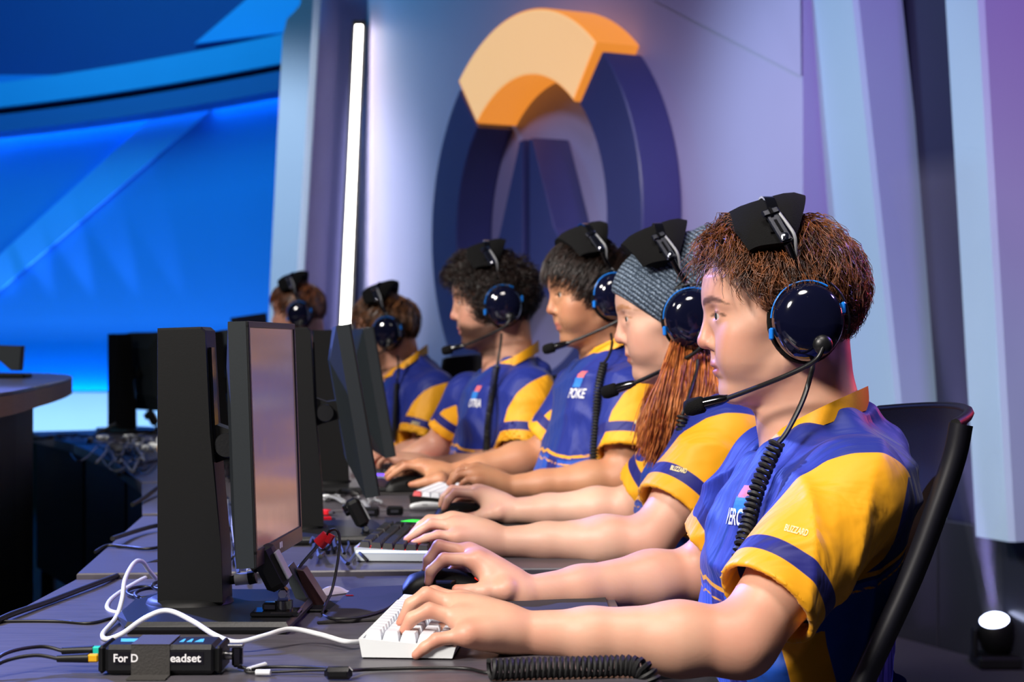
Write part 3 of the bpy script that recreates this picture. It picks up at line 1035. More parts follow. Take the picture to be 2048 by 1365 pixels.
def skin_mat(name, base, flush, beardc='#3a241a', browc='#4a2e1e', rough=.47):
    m, N, L, B = nt(name)
    tc = N.new('ShaderNodeTexCoord')
    n1 = N.new('ShaderNodeTexNoise'); n1.inputs['Scale'].default_value = 14; n1.inputs['Detail'].default_value = 5
    n2 = N.new('ShaderNodeTexNoise'); n2.inputs['Scale'].default_value = 260; n2.inputs['Detail'].default_value = 3
    L.new(tc.outputs['Object'], n1.inputs['Vector']); L.new(tc.outputs['Object'], n2.inputs['Vector'])
    b, f = lin(base), lin(flush)
    mr = N.new('ShaderNodeMapRange'); mr.inputs['From Min'].default_value = .4; mr.inputs['From Max'].default_value = .75; mr.inputs['To Max'].default_value = .28
    L.new(n1.outputs['Fac'], mr.inputs['Value'])
    c = mixc(N, L, mr.outputs[0], b, f)
    c = mixc(N, L, at(N, 'flush'), c, f)
    c = mixc(N, L, at(N, 'lip'), c, lin('#b0625a'))
    c = mixc(N, L, at(N, 'beard'), c, lin(beardc))
    c = mixc(N, L, at(N, 'brow'), c, lin(browc))
    c = mixc(N, L, at(N, 'nail'), c, lin('#dba79a'))
    L.new(c, B.inputs['Base Color'])
    B.inputs['Roughness'].default_value = rough
    B.inputs['Specular IOR Level'].default_value = .42
    bp = N.new('ShaderNodeBump'); bp.inputs['Strength'].default_value = .12; bp.inputs['Distance'].default_value = .0006
    L.new(n2.outputs['Fac'], bp.inputs['Height']); L.new(bp.outputs[0], B.inputs['Normal'])
    B.inputs['Subsurface Weight'].default_value = .12
    B.inputs['Subsurface Radius'].default_value = (.012, .004, .002)
    B.inputs['Subsurface Scale'].default_value = .5
    return m


def jersey_mat():
    m, N, L, B = nt('jersey_fabric')
    tc = N.new('ShaderNodeTexCoord')
    n2 = N.new('ShaderNodeTexNoise'); n2.inputs['Scale'].default_value = 900; n2.inputs['Detail'].default_value = 2
    L.new(tc.outputs['Object'], n2.inputs['Vector'])
    n1 = N.new('ShaderNodeTexNoise'); n1.inputs['Scale'].default_value = 9; n1.inputs['Detail'].default_value = 3
    L.new(tc.outputs['Object'], n1.inputs['Vector'])
    blue = mixc(N, L, n1.outputs['Fac'], lin('#16257a'), lin('#1d2f8e'))
    yel = mixc(N, L, n1.outputs['Fac'], lin('#eaa010'), lin('#f5ae1c'))
    navy = lin('#1c1f72')
    c = mixc(N, L, gt(N, L, at(N, 'low')), blue, lin('#1b50b8'))
    c = mixc(N, L, gt(N, L, at(N, 'lownavy')), c, navy)
    c = mixc(N, L, gt(N, L, at(N, 'chest')), c, lin('#173487'))
    c = mixc(N, L, gt(N, L, at(N, 'piping')), c, yel)
    c = mixc(N, L, gt(N, L, at(N, 'yellow')), c, yel)
    c = mixc(N, L, gt(N, L, at(N, 'stripe')), c, navy)
    c = mixc(N, L, gt(N, L, at(N, 'collar')), c, yel)
    L.new(c, B.inputs['Base Color'])
    B.inputs['Roughness'].default_value = .55
    B.inputs['Sheen Weight'].default_value = .08
    B.inputs['Specular IOR Level'].default_value = .35
    # drag wrinkles in the cloth: two stretched ridged noises
    hts = []
    for k, (rot, sc) in enumerate((((.3, .9, .4), (5, 30, 9)), ((-.5, -.6, 1.1), (7, 26, 6)))):
        mp = N.new('ShaderNodeMapping'); mp.inputs['Rotation'].default_value = rot; mp.inputs['Scale'].default_value = sc
        L.new(tc.outputs['Object'], mp.inputs[0])
        nz = N.new('ShaderNodeTexNoise'); nz.inputs['Scale'].default_value = 1.0; nz.inputs['Detail'].default_value = 2.5; nz.inputs['Distortion'].default_value = .6
        L.new(mp.outputs[0], nz.inputs['Vector'])
        hts.append(nz.outputs['Fac'])
    ad = N.new('ShaderNodeMath'); ad.operation = 'ADD'; L.new(hts[0], ad.inputs[0]); L.new(hts[1], ad.inputs[1])
    b1 = N.new('ShaderNodeBump'); b1.inputs['Strength'].default_value = .42; b1.inputs['Distance'].default_value = .022
    L.new(ad.outputs[0], b1.inputs['Height'])
    bp = N.new('ShaderNodeBump'); bp.inputs['Strength'].default_value = .15; bp.inputs['Distance'].default_value = .0006
    L.new(n2.outputs['Fac'], bp.inputs['Height']); L.new(b1.outputs[0], bp.inputs['Normal']); L.new(bp.outputs[0], B.inputs['Normal'])
    return m


def hair_mat(name, dark, light, rough=.38):
    m, N, L, B = nt(name)
    tc = N.new('ShaderNodeTexCoord')
    n1 = N.new('ShaderNodeTexNoise'); n1.inputs['Scale'].default_value = 55; n1.inputs['Detail'].default_value = 5
    L.new(tc.outputs['Object'], n1.inputs['Vector'])
    r = N.new('ShaderNodeMapRange'); r.inputs['From Min'].default_value = .35; r.inputs['From Max'].default_value = .68
    L.new(n1.outputs['Fac'], r.inputs['Value'])
    L.new(mixc(N, L, r.outputs[0], lin(dark), lin(light)), B.inputs['Base Color'])
    B.inputs['Roughness'].default_value = rough
    B.inputs['Specular IOR Level'].default_value = .6
    return m


M['jersey'] = jersey_mat()
M['eye_white'] = mat('eye_white', '#b8aea8', .2, var=.03)
M['iris'] = mat('iris', '#33352c', .15, var=.3, scale=900)
M['pupil'] = mat('pupil', '#060606', .1)
M['trousers'] = mat('trousers', '#23242c', .85, var=.2, scale=200, bump=.3)
M['shoe'] = mat('shoe', '#1a1a1c', .6, var=.2)
M['lash'] = mat('lash', '#2a1a12', .6)

# ---------------------------------------------------------------- people
NP = lambda v: np.array(tuple(v), float)
CRC, CRR = np.array((.026, 0, .025)), np.array((.099, .077, .092))
FACE_C = [-.1235, -.118, -.110, -.100, -.085, -.066, -.045, -.02, .005, .03, .05]
FACE_F = [.070, .084, .0945, .1000, .1035, .1095, .1100, .1085, .1100, .1190, .118]
FACE_W = [.010, .024, .036, .046, .056, .0625, .0665, .069, .0695, .069, .067]


def head_matrix(o, yaw=0, pitch=0, roll=0, s=1.0):
    B0 = Matrix(((-1, 0, 0), (0, -1, 0), (0, 0, 1)))
    R = B0 @ Matrix.Rotation(math.radians(yaw), 3, 'Z') @ Matrix.Rotation(math.radians(pitch), 3, 'Y') @ Matrix.Rotation(math.radians(roll), 3, 'X')
    return Matrix.Translation(o) @ (R * s).to_4x4() if False else Matrix.Translation(o) @ R.to_4x4() @ Matrix.Scale(s, 4)


def add_head(fd, Hm, nose=1.0, jaw=1.0):
    R = np.array(Hm.to_3x3()); s = float(np.linalg.norm(R[:, 0])); R = R / s
    o = NP(Hm.translation)
    w = lambda a, b, c: o + s * (R @ np.array((a, b, c)))
    E = lambda c, r, k, mode='add': fd.ell(w(*c), np.array(r) * s, R, k * s, mode)
    C = lambda a, b, r0, r1, k, mode='add': fd.cone(w(*a), w(*b), r0 * s, r1 * s, k * s, mode)
    E((.026, 0, .025), CRR, .0)
    # face: horizontal slices with their own front and width
    ext = .16 * s
    def fn(X, Y, Z):
        x, y, z = (X - o[0]) / s, (Y - o[1]) / s, (Z - o[2]) / s
        a = x * R[0, 0] + y * R[1, 0] + z * R[2, 0]
        b = x * R[0, 1] + y * R[1, 1] + z * R[2, 1]
        c = x * R[0, 2] + y * R[1, 2] + z * R[2, 2]
        ff = np.interp(c, FACE_C, FACE_F); ww = np.interp(c, FACE_C, FACE_W)
        a0 = .028
        sa = np.where(a > a0, ff - a0, .045)
        e = (np.abs((a - a0) / sa) ** 2.35 + np.abs(b / ww) ** 2.35) ** (1 / 2.35)
        d = (e - 1) * np.minimum(sa, ww) * .85
        d = np.maximum(d, np.maximum(c - .05, -.1235 - c))
        return d * s
    fd.put(o - ext, o + ext, fn, .016 * s)
    for sg in (-1, 1):
        C((.022, sg * .053, -.062), (.080, sg * .020, -.106), .014 * jaw, .014, .014)
        C((.112, sg * .010, .0165), (.097, sg * .046, .017), .0095, .009, .010)     # brow ridge
        C((.084, sg * .048, -.024), (.060, sg * .060, -.014), .012, .011, .022)     # cheekbone
    for sg in (-1, 1):                                   # cheeks
        E((.078, sg * .038, -.048), (.028, .024, .032), .022)
    # eye hollows
    for sg in (-1, 1):
        E((.122, sg * .031, .001), (.0150, .0145, .0100), .010, 'sub')
        E((.1000, sg * .032, -.001), (.0145, .0152, .0130), .004)
        E((.1150, sg * .0335, -.0018), (.0085, .0152, .0043), .001, 'sub')
    # nose
    C((.113, 0, .010), (.1225 + .002 * (nose - 1), 0, -.030), .0070, .0088, .007)
    E((.1210 + .003 * (nose - 1), 0, -.0365), (.0122, .0118, .0098), .006)
    for sg in (-1, 1):
        E((.1095, sg * .0125, -.0405), (.0105, .0075, .0078), .004)
        E((.1165, sg * .0070, -.0490), (.0060, .0036, .0040), .003, 'sub')
    C((.1085, 0, -.050), (.1075, 0, -.062), .0060, .0070, .006)
    # lips and the line between them
    E((.1040, 0, -.0672), (.0105, .0235, .0058), .005)
    E((.1015, 0, -.0775), (.0102, .0205, .0062), .006)
    E((.1135, 0, -.0722), (.0080, .0250, .0012), .003, 'sub')
    E((.0880, 0, -.1030), (.0140, .0190, .0150), .010)                               # chin
    return w


def head_attrs(V, Hm, beard=0.0, browk=1.0):
    R = np.array(Hm.to_3x3()); s = float(np.linalg.norm(R[:, 0])); R = R / s
    q = ((V - NP(Hm.translation)) @ R) / s
    a, b, c = q[:, 0], q[:, 1], q[:, 2]
    ab = np.abs(b)
    sm = lambda x, lo, hi: np.clip((x - lo) / (hi - lo), 0, 1)
    lip = sm(1 - ((c + .0725) / .0115) ** 2 - (b / .026) ** 2, 0, .35) * (a > .09)
    br = np.interp(ab, [.008, .02, .036, .052, .060], [.0155, .019, .0215, .0185, .013])
    hw = np.interp(ab, [.006, .012, .03, .05, .060], [.000, .0048, .0045, .0028, .000])
    brow = sm(hw - np.abs(c - br), -.0012, .0012) * (a > .06) * browk * .85
    fl = np.exp(-(((a - .085) / .03) ** 2 + ((ab - .050) / .02) ** 2 + ((c + .035) / .022) ** 2)) * .45
    fl = np.maximum(fl, np.exp(-(((a - .130) / .02) ** 2 + (b / .016) ** 2 + ((c + .036) / .014) ** 2)) * .6)
    bd = np.zeros(len(V))
    if beard:
        line = np.interp(a, [-.02, .02, .05, .08, .10, .13], [.0, -.02, -.055, -.062, -.056, -.052])
        bd = sm(line - c, -.006, .010) * sm(c, -.150, -.135) * sm(a, .005, .02) * (1 - np.clip(lip * 1.5, 0, 1)) * beard
    lash = np.clip(1.3 - np.abs(np.sqrt(((ab - .0335) / .0155) ** 2 + ((c + .0015) / .0056) ** 2) - 1) * 5, 0, 1) * (c > -.0015) * (a > .085) * .8
    brow = np.maximum(brow, lash)
    head = (np.abs(q).max(1) < .17)
    return dict(lip=lip * head * .8, brow=brow * head, flush=fl * head, beard=bd * head)


DEFR = dict(index=(.0105, .0092, .0082, .0066), middle=(.0108, .0095, .0084, .0068), ring=(.0104, .0090, .0080, .0064),
            pinky=(.0095, .0080, .0070, .0058), thumb=(.0130, .0115, .0100, .0078))


def add_hand(fd, W, hand, r=1.0, rw=.026):
    W = NP(W)
    mc = []
    for f, pts in hand.items():
        pts = [NP(p) for p in pts]
        rr = [x * r for x in DEFR[f]]
        fd.chain(pts, rr, .004)
        if f == 'thumb':
            fd.cone(W, pts[0], rw * .70, rr[0], .014)
        else:
            mc.append(pts[0])
            fd.cone(W, pts[0], rw * .72, rr[0] * 1.12, .012)
    for i in range(len(mc) - 1):                       # web of the palm
        fd.cone(mc[i], mc[i + 1], .0105 * r, .0105 * r, .010)
        for q, rr in ((.8, .0125), (.6, .0150), (.4, .0172), (.2, .0185)):
            fd.cone(W * (1 - q) + mc[i] * q, W * (1 - q) + mc[i + 1] * q, rr * r, rr * r, .018)
    if 'thumb' in hand and mc:
        fd.cone(NP(hand['thumb'][0]), mc[0] * .5 + W * .5, .0125 * r, .012 * r, .012)
        fd.cone(NP(hand['thumb'][1]), mc[0] * .7 + W * .3, .0095 * r, .010 * r, .014)


def auto_hand(W, fwd, side, zt, r=1.0, spread=.021):
    """relaxed curved hand from the wrist; side points to the little finger; finger tips at height zt"""
    W = Vector(W); f = Vector(fwd).normalized(); s = Vector(side).normalized(); u = Vector((0, 0, 1))
    H = {}
    for i, (nm, ln, off) in enumerate((('index', .093, -1.5), ('middle', .096, -.5), ('ring', .091, .5), ('pinky', .083, 1.45))):
        m = W + f * ln * r + s * off * spread * r + u * (.024 - .006 * abs(off))
        L = {'index': .068, 'middle': .074, 'ring': .068, 'pinky': .054}[nm] * r
        p = m + f * L * .55 + u * .012 + s * off * .004
        t = m + f * L * 1.02 + s * off * .006; t.z = zt
        d = p.lerp(t, .55) + f * .006 + u * .005
        H[nm] = [m, p, d, t]
    c = W + f * .03 - s * .024 + u * .004
    t1 = c + f * .040 - s * .020; t2 = t1 + f * .030 - s * .006; t3 = t2 + f * .022 + s * .003
    for q, z in ((t1, .6), (t2, .3), (t3, 0)): q.z = zt + (W.z - zt) * z
    H['thumb'] = [c, t1, t2, t3]
    return H


def strands(rng, paths, r, sides=3, taper=.25):
    """paths: (n, m, 3); one thin tapered tube for each"""
    n, m, _ = paths.shape
    T = np.zeros_like(paths)
    T[:, 1:-1] = paths[:, 2:] - paths[:, :-2]; T[:, 0] = paths[:, 1] - paths[:, 0]; T[:, -1] = paths[:, -1] - paths[:, -2]
    T /= np.linalg.norm(T, axis=2, keepdims=True) + 1e-9
    ref = rng.normal(size=(n, 1, 3)); S = np.cross(T, ref); S /= np.linalg.norm(S, axis=2, keepdims=True) + 1e-9
    U = np.cross(S, T)
    rad = (np.asarray(r) * np.ones(n))[:, None] * np.concatenate([[.8], np.linspace(1, taper, m - 1)])[None, :]
    V = np.zeros((n, m, sides, 3))
    for k in range(sides):
        a = 2 * math.pi * k / sides
        V[:, :, k] = paths + (S * math.cos(a) + U * math.sin(a)) * rad[:, :, None]
    base = (np.arange(n) * m * sides)[:, None, None]
    i = np.arange(m - 1)[None, :, None] * sides; k = np.arange(sides)[None, None, :]; k2 = (k + 1) % sides
    F = np.stack([base + i + k, base + i + k2, base + i + sides + k2, base + i + sides + k], -1).reshape(-1, 4)
    return V.reshape(-1, 3), F


def hair_paths(rng, n, m, keep, flow, length, lift, curl=0.0, curlf=2.0, grav=0.0, clump=0.0, fluff=.35, free=None):
    """strands laid over the skull in head coordinates"""
    pts = []
    while len(pts) < n:
        d = rng.normal(size=(4 * n, 3)); d /= np.linalg.norm(d, axis=1, keepdims=True)
        p = CRC + d * CRR
        pts += list(p[keep(p[:, 0], p[:, 1], p[:, 2])])
    p0 = np.array(pts[:n])
    if clump:
        cen = p0[rng.integers(0, n, max(8, n // 14))]
        j = np.argmin(((p0[:, None, :] - cen[None]) ** 2).sum(2), 1)
    nrm = (p0 - CRC) / (CRR ** 2); nrm /= np.linalg.norm(nrm, axis=1, keepdims=True)
    fl = flow(p0); fl += rng.normal(size=p0.shape) * .16
    fl -= (fl * nrm).sum(1, keepdims=True) * nrm; fl /= np.linalg.norm(fl, axis=1, keepdims=True) + 1e-9
    bi = np.cross(nrm, fl)
    Ls = (length(p0) * rng.uniform(.7, 1.15, n))
    lf = lift(p0) * rng.uniform(fluff, 1.0, n)
    ph = rng.uniform(0, 6.28, n) if not clump else (cen @ np.array((90., 130., 70.)))[j] + rng.normal(size=n) * .5
    out = np.zeros((n, m, 3))
    for i in range(m):
        t = i / (m - 1)
        q = p0 + fl * (Ls * t)[:, None]
        q[:, 2] -= grav * t * t
        v = (q - CRC) / CRR
        k = np.linalg.norm(v, axis=1, keepdims=True)
        sh = CRC + (v / k) * CRR
        off = .002 + lf * math.sin(min(1.0, t * 1.25 + .08) * math.pi * .55)
        q = sh + nrm * 0 + ((v / k) / np.linalg.norm(v / k / CRR, axis=1, keepdims=True) / CRR) * off[:, None]
        if free is not None:
            k_ = free(p0)[:, None] * min(1.0, t * 1.5)
            q = q * (1 - k_) + k_ * (p0 + nrm * (.004 + lf * math.sin(t * math.pi * .62))[:, None] + fl * (Ls * t)[:, None] - np.array((0, 0, grav * t * t)))
        w = curl * min(1, t * 1.6) * np.sin(ph + curlf * 6.28 * t)
        w2 = curl * .7 * min(1, t * 1.6) * np.cos(ph * 1.3 + curlf * 6.28 * t)
        q += bi * w[:, None] + ((v / k)) * np.abs(w2)[:, None]
        # hair lies flat below the head pad
        rb, rc = q[:, 1], q[:, 2] - .046
        rad = np.sqrt(rb ** 2 + rc ** 2) + 1e-9
        th = np.arctan2(np.abs(rb), rc)
        wd = .020 + .038 * np.cos(np.clip(th, 0, 1.3) * 1.15) + .007
        hit = (np.abs(q[:, 0] - .046) < wd) & (th < 1.22)
        f_ = np.where(hit, np.minimum(1, .0935 / rad), 1)
        q[:, 1] = rb * f_; q[:, 2] = .046 + rc * f_
        out[:, i] = q
    return out


def cap_mesh(keep, off, nu=64, nv=40):
    """closed shell over the skull that hides the scalp between strands"""
    vs, fs = [], []
    V = []
    for i in range(nv + 1):
        th = math.pi * i / nv
        for k in range(nu):
            ph = 2 * math.pi * k / nu
            d = np.array((math.sin(th) * math.cos(ph), math.sin(th) * math.sin(ph), math.cos(th)))
            V.append(CRC + d * (CRR + off))
    V = np.array(V)
    ok = keep(V[:, 0], V[:, 1], V[:, 2])
    F = []
    for i in range(nv):
        for k in range(nu):
            q = (i * nu + k, (i + 1) * nu + k, (i + 1) * nu + (k + 1) % nu, i * nu + (k + 1) % nu)
            if sum(ok[j] for j in q) >= 3: F.append(q)
    return V, np.array(F)


def hairline(front=.072, nape=-.062, burn=-.030, temple=.03):
    xs = [-.10, -.035, -.005, .015, .03, .045, .060, .075, .095, .112, .13]
    zs = [nape, nape, nape + .01, burn - .01, burn, burn + .01, temple - .015, temple, front - .015, front - .002, front]
    return lambda a, b, c: c > np.interp(a, xs, zs)


YTAB_Q = [-.060, -.0315, .013, .036, .055, .061, .075]
YTAB_T = [-.062, -.039, -.003, .021, .060, .104, .150]


def make_person(cfg):
    """body, jersey, hair ... of one seated player looking to -x"""
    Yh = cfg['Y']; hs = cfg.get('h', .004)
    Hm = head_matrix(cfg['head'], cfg.get('yaw', 0), cfg.get('pitch', 0), cfg.get('roll', 0), cfg.get('s', 1.0))
    secs = cfg['torso']              # (py, x front, x back, half width)
    yawb = cfg.get('byaw', 0.0)      # body turned towards the camera
    Fw = np.array((-math.cos(yawb), -math.sin(yawb), 0.0)); Lw = np.array((math.sin(yawb), -math.cos(yawb), 0.0))
    hip = P(0.5 * (secs[0][1] + secs[0][2]), secs[0][0], Yh)
    ch = cfg['chair']
    root = thing('person', cfg['label'], 'person', (ch[0] - .12, ch[1], 0), group='seated players in blue and yellow jerseys')
    nb = NP(cfg['neck'])
    arms = cfg['arms']
    # ---- bounds of skin
    allp = [NP(cfg['head']) + np.array((.17, .13, .16)), NP(cfg['head']) - np.array((.17, .13, .16)), nb]
    for A in arms:
        allp += [NP(A['S']) + .06, NP(A['S']) - .06, NP(A['E']) + .06, NP(A['E']) - .06, NP(A['W']) + .03, NP(A['W']) - .03]
        for f in A['hand'].values(): allp += [NP(p) + .02 for p in f] + [NP(p) - .02 for p in f]
    allp = np.array(allp)
    fd = Field(allp.min(0) - .015, allp.max(0) + .015, hs)
    w = add_head(fd, Hm, cfg.get('nose', 1.0), cfg.get('jaw', 1.0))
    s = cfg.get('s', 1.0)
    fd.cone(w(-.018, 0, -.040), nb, .056 * s, .060 * s, .022)
    fd.cone(w(.028, 0, -.088), nb - Lw * 0 + Fw * .035, .026, .036, .03)
    for sg in (-1, 1):                                   # neck muscle
        fd.cone(w(-.02, sg * .048, -.055), nb + Fw * .055 + Lw * sg * .014, .016, .011, .016)
    for A in arms:
        S, E, Wp = NP(A['S']), NP(A['E']), NP(A['W'])
        rs = A.get('r', 1.0)
        fd.cone(nb - np.array((0, 0, .05)), S - np.array((0, 0, .015)), .045, .048, .03)
        up = S + (E - S) * .55
        fd.cone(S, up, .052 * rs, .049 * rs, .02)
        fd.cone(up, E, .049 * rs, .040 * rs, .02)
        f1 = E + (Wp - E) * .28
        f2 = E + (Wp - E) * .68
        fd.cone(E, f1, .042 * rs, .0425 * rs, .02)
        fd.cone(f1, f2, .0425 * rs, .032 * rs, .02)
        fd.cone(f2, Wp, .032 * rs, .0255 * rs, .015)
        add_hand(fd, Wp, A['hand'], A.get('hr', 1.0))
    mid = (NP(arms[0]['S']) + NP(arms[1]['S'])) / 2
    fd.cone(nb, NP(hip) * .3 + mid * .7, .06, .085, .03)
    V, F = fd.mesh()
    V = relax(V, F, 1, .4)
    at_ = head_attrs(V, Hm, cfg.get('beard', 0.0), cfg.get('browk', 1.0))
    # rosy knuckles and finger tips
    fl = at_['flush']; nail = np.zeros(len(V))
    for A in arms:
        for f in A['hand'].values():
            for p, rad, amt in ((f[0], .016, .35), (f[1], .012, .40), (f[3], .012, .5)):
                d = np.linalg.norm(V - NP(p), axis=1)
                fl = np.maximum(fl, np.clip(1.6 - d / rad, 0, 1) * amt)
        d = np.linalg.norm(V - NP(A['E']), axis=1)
        fl = np.maximum(fl, np.clip(1.5 - d / .05, 0, 1) * .35)
    at_['flush'] = fl; at_['nail'] = nail
    body_obj('body', V, F, cfg['skin'], root, at_)
    # ---- eyes
    for sg in (-1, 1):
        mb = MB()
        Rm = Hm @ Matrix.Translation((.1000, sg * .032, -.001)) @ Matrix.Rotation(math.radians(92), 4, 'Y')
        r = .0132
        prof = []
        for th in (180, 150, 120, 90, 60, 44, 35, 34, 15, 14, 0):
            prof.append((r * math.sin(math.radians(th)) + 1e-7 * (th in (0, 180)), r * math.cos(math.radians(th))))
        mb.lathe(prof, 20, Rm)
        me = None
        o = mb.build('eye', M['eye_white'], root, world=True, smooth=60)
        o.data.materials.append(M['iris']); o.data.materials.append(M['pupil'])
        inv = (MATS[root.name].inverted() @ Rm).inverted()
        for pl_ in o.data.polygons:
            c = inv @ pl_.center
            ang = math.degrees(math.atan2(math.hypot(c.x, c.y), c.z))
            pl_.material_index = 2 if ang < 14.5 else (1 if ang < 34.5 else 0)
    # ---- jersey
    jh = cfg.get('jh', hs * 1.4)
    zs = np.array([P(0, q[0], Yh).z for q in secs])
    cx = np.array([P(.5 * (q[1] + q[2]), q[0], Yh).x for q in secs])
    ha = np.array([.5 * (q[2] - q[1]) * Yh / FPX for q in secs])
    hw = np.array([q[3] for q in secs])
    od = np.argsort(zs); zs, cx, ha, hw = zs[od], cx[od], ha[od], hw[od]
    zb, zt = cfg.get('zlow', .46), zs[-1] + .01
    if zb < zs[0]:
        zs = np.r_[zb - .05, zs]; cx = np.r_[cx[0] - .005, cx]; ha = np.r_[ha[0] * .98, ha]; hw = np.r_[hw[0], hw]
    cy = Yh + cfg.get('ty', 0.0)
    lo = np.array((cx.min() - .24, cy - .30, zb - .02)); hi = np.array((cx.max() + .24, cy + .30, zt + .06))
    for A in arms:
        lo = np.minimum(lo, np.minimum(NP(A['S']), NP(A['H'])) - .10); hi = np.maximum(hi, np.maximum(NP(A['S']), NP(A['H'])) + .10)
    jf = Field(lo, hi, jh)
    seed = cfg.get('seed', 1)
    def fold(X, Y, Z):
        u = 30 * X + 44 * Z + 14 * Y + 2.2 * np.sin(13 * Y + 9 * Z + seed) + 1.4 * np.sin(23 * X - 11 * Z)
        v = 52 * X - 34 * Z + 20 * Y + 2.5 * np.sin(15 * X + 8 * Z + seed * 2)
        g = .5 + .5 * np.sin(6.5 * X + 8 * Z + 7 * Y + seed * 1.7)
        f = (1 - np.abs(np.sin(u * .5))) ** 2 * -.011 * g + (1 - np.abs(np.sin(v * .5))) ** 2 * -.008 * (1 - g)
        return f + .0018
    def tors(X, Y, Z):
        zz = np.clip(Z, zs[0], zs[-1])
        c0 = np.interp(zz, zs, cx); a_ = np.interp(zz, zs, ha); w_ = np.interp(zz, zs, hw)
        dx, dy = X - c0, Y - cy
        f_ = dx * Fw[0] + dy * Fw[1]; l_ = dx * Lw[0] + dy * Lw[1]
        e = (np.abs(f_ / a_) ** 2.4 + np.abs(l_ / w_) ** 2.4) ** (1 / 2.4)
        d = (e - 1) * np.minimum(a_, w_)
        d = np.maximum(d, np.maximum(Z - zt, zb - Z))
        return d + fold(X, Y, Z)
    jf.put(lo, hi, tors, 0.0)
    for A in arms:
        S, H = NP(A['S']), NP(A['H'])
        D = (H - S) / np.linalg.norm(H - S)
        r0, r1 = A.get('sr', (.076, .064))
        inn = nb + (S - nb) * .15 - np.array((0, 0, .062))
        jf.cone(inn, S, .046, r0 * .92, .034)
        ext = H + D * .05
        a0, b0 = S, ext
        def sl(X, Y, Z, a=S, b=ext, n=D, q=H, r0=r0, r1=r1):
            ba = b - a; L2 = ba @ ba
            x, y, z = X - a[0], Y - a[1], Z - a[2]
            t = np.clip((x * ba[0] + y * ba[1] + z * ba[2]) / L2, 0, 1)
            d = np.sqrt((x - t * ba[0]) ** 2 + (y - t * ba[1]) ** 2 + (z - t * ba[2]) ** 2) - (r0 + (r1 - r0) * t) + fold(X, Y, Z) * .9
            return np.maximum(d, (X - q[0]) * n[0] + (Y - q[1]) * n[1] + (Z - q[2]) * n[2])
        jf.put(np.minimum(S, ext) - r0, np.maximum(S, ext) + r0, sl, .022)
        mid_ = S + (H - S) * .45
        jf.cone(mid_, H + D * .12, r1 - .010, r1 - .0055, .0, 'sub')
    if cfg.get('collar'):                                # cloth drawn up to the collar line
        cu = np.array(cfg.get('collar_up', (.05, 0, 1)), float); cu /= np.linalg.norm(cu)
        lp = [NP(p) - cu * .030 for p in cfg['collar']]
        cc_ = sum(lp) / len(lp)
        for k in range(len(lp)):
            jf.cone(lp[k], lp[(k + 1) % len(lp)], .018, .018, .024)
            lo_ = lp[k] + (lp[k] - cc_) * .55 - np.array((0, 0, .05))
            jf.cone(lp[k], lo_, .018, .030, .024)
    # neck opening
    n0, n1 = NP(w(-.018, 0, -.040)), nb
    ax = (n0 - n1) / np.linalg.norm(n0 - n1)
    jf.cone(n1 - ax * .012, n0 + ax * .1, .063 * s, .070 * s, .012, 'sub')
    jf.cone(nb + Fw * .030 - np.array((0, 0, .02)), n0 + Fw * .06, .050 * s, .066 * s, .015, 'sub')
    V, F = jf.mesh()
    V = relax(V, F, 2, .5)
    yel = np.full(len(V), -1.0); st = np.full(len(V), -1.0)
    lat = np.abs((V - np.array((0, cy, 0))) @ Lw)
    latc = np.abs((V - np.array((np.interp(.95, zs, cx), cy, 0))) @ Lw)
    for A in arms:
        S, H = NP(A['S']), NP(A['H']); D = (H - S) / np.linalg.norm(H - S)
        e = Fw - (Fw @ D) * D; e /= np.linalg.norm(e)
        rel = V - S
        t, q = rel @ D, rel @ e
        rad = np.linalg.norm(rel - t[:, None] * D, axis=1)
        sg = 1 if ((S - np.array((S[0], cy, 0))) @ Lw) > 0 else -1
        side = ((V - np.array((np.interp(V[:, 2], zs, cx), np.full(len(V), cy), np.zeros(len(V)))).T) @ Lw) * sg
        y_ = t - np.interp(q, YTAB_Q, YTAB_T)
        y_ = np.minimum(y_, q + .052 + .42 * np.maximum(t + .039, 0))
        y_ = np.minimum(y_, side - cfg.get('yside', .115))
        y_ = np.minimum(y_, .092 - rad)
        yel = np.maximum(yel, y_)
        hd = (H - V) @ D
        st = np.maximum(st, np.minimum(np.minimum(.0115 - np.abs(hd - .0405), .088 - rad), side - .09))
    zl = cfg.get('zl', .83)
    fwd = (V - np.array((np.interp(V[:, 2], zs, cx), np.full(len(V), cy), np.zeros(len(V)))).T) @ Fw
    lt = (V - np.array((np.interp(V[:, 2], zs, cx), np.full(len(V), cy), np.zeros(len(V)))).T) @ Lw
    dz = V[:, 2] - zl + np.abs(np.abs(lt) - .03) * .18 + .22 * fwd
    pip = np.maximum(.0032 - np.abs(dz), .0018 - np.abs(dz + .017))
    low = -dz - .008
    lown = np.minimum(low, .022 - np.abs(np.abs(lt) - .075 + (dz * .25)))
    sidey = np.minimum(np.minimum(.028 - np.abs(fwd - .030 - dz * .2), np.abs(lt) - .10), -dz - .055)
    chest = np.minimum(np.minimum(.085 - np.abs(lt), fwd - .02), dz - .004)
    inn_ = np.linalg.norm((V - nb) - ((V - nb) @ ax)[:, None] * ax, axis=1)
    body_obj('jersey', V, F, M['jersey'], root, dict(yellow=np.maximum(yel, sidey), stripe=st, piping=pip, low=low, lownavy=lown, chest=chest, collar=np.full(len(V), -1.0)))
    bvh = BVHTree.FromPolygons([tuple(v) for v in V], [tuple(f) for f in F])
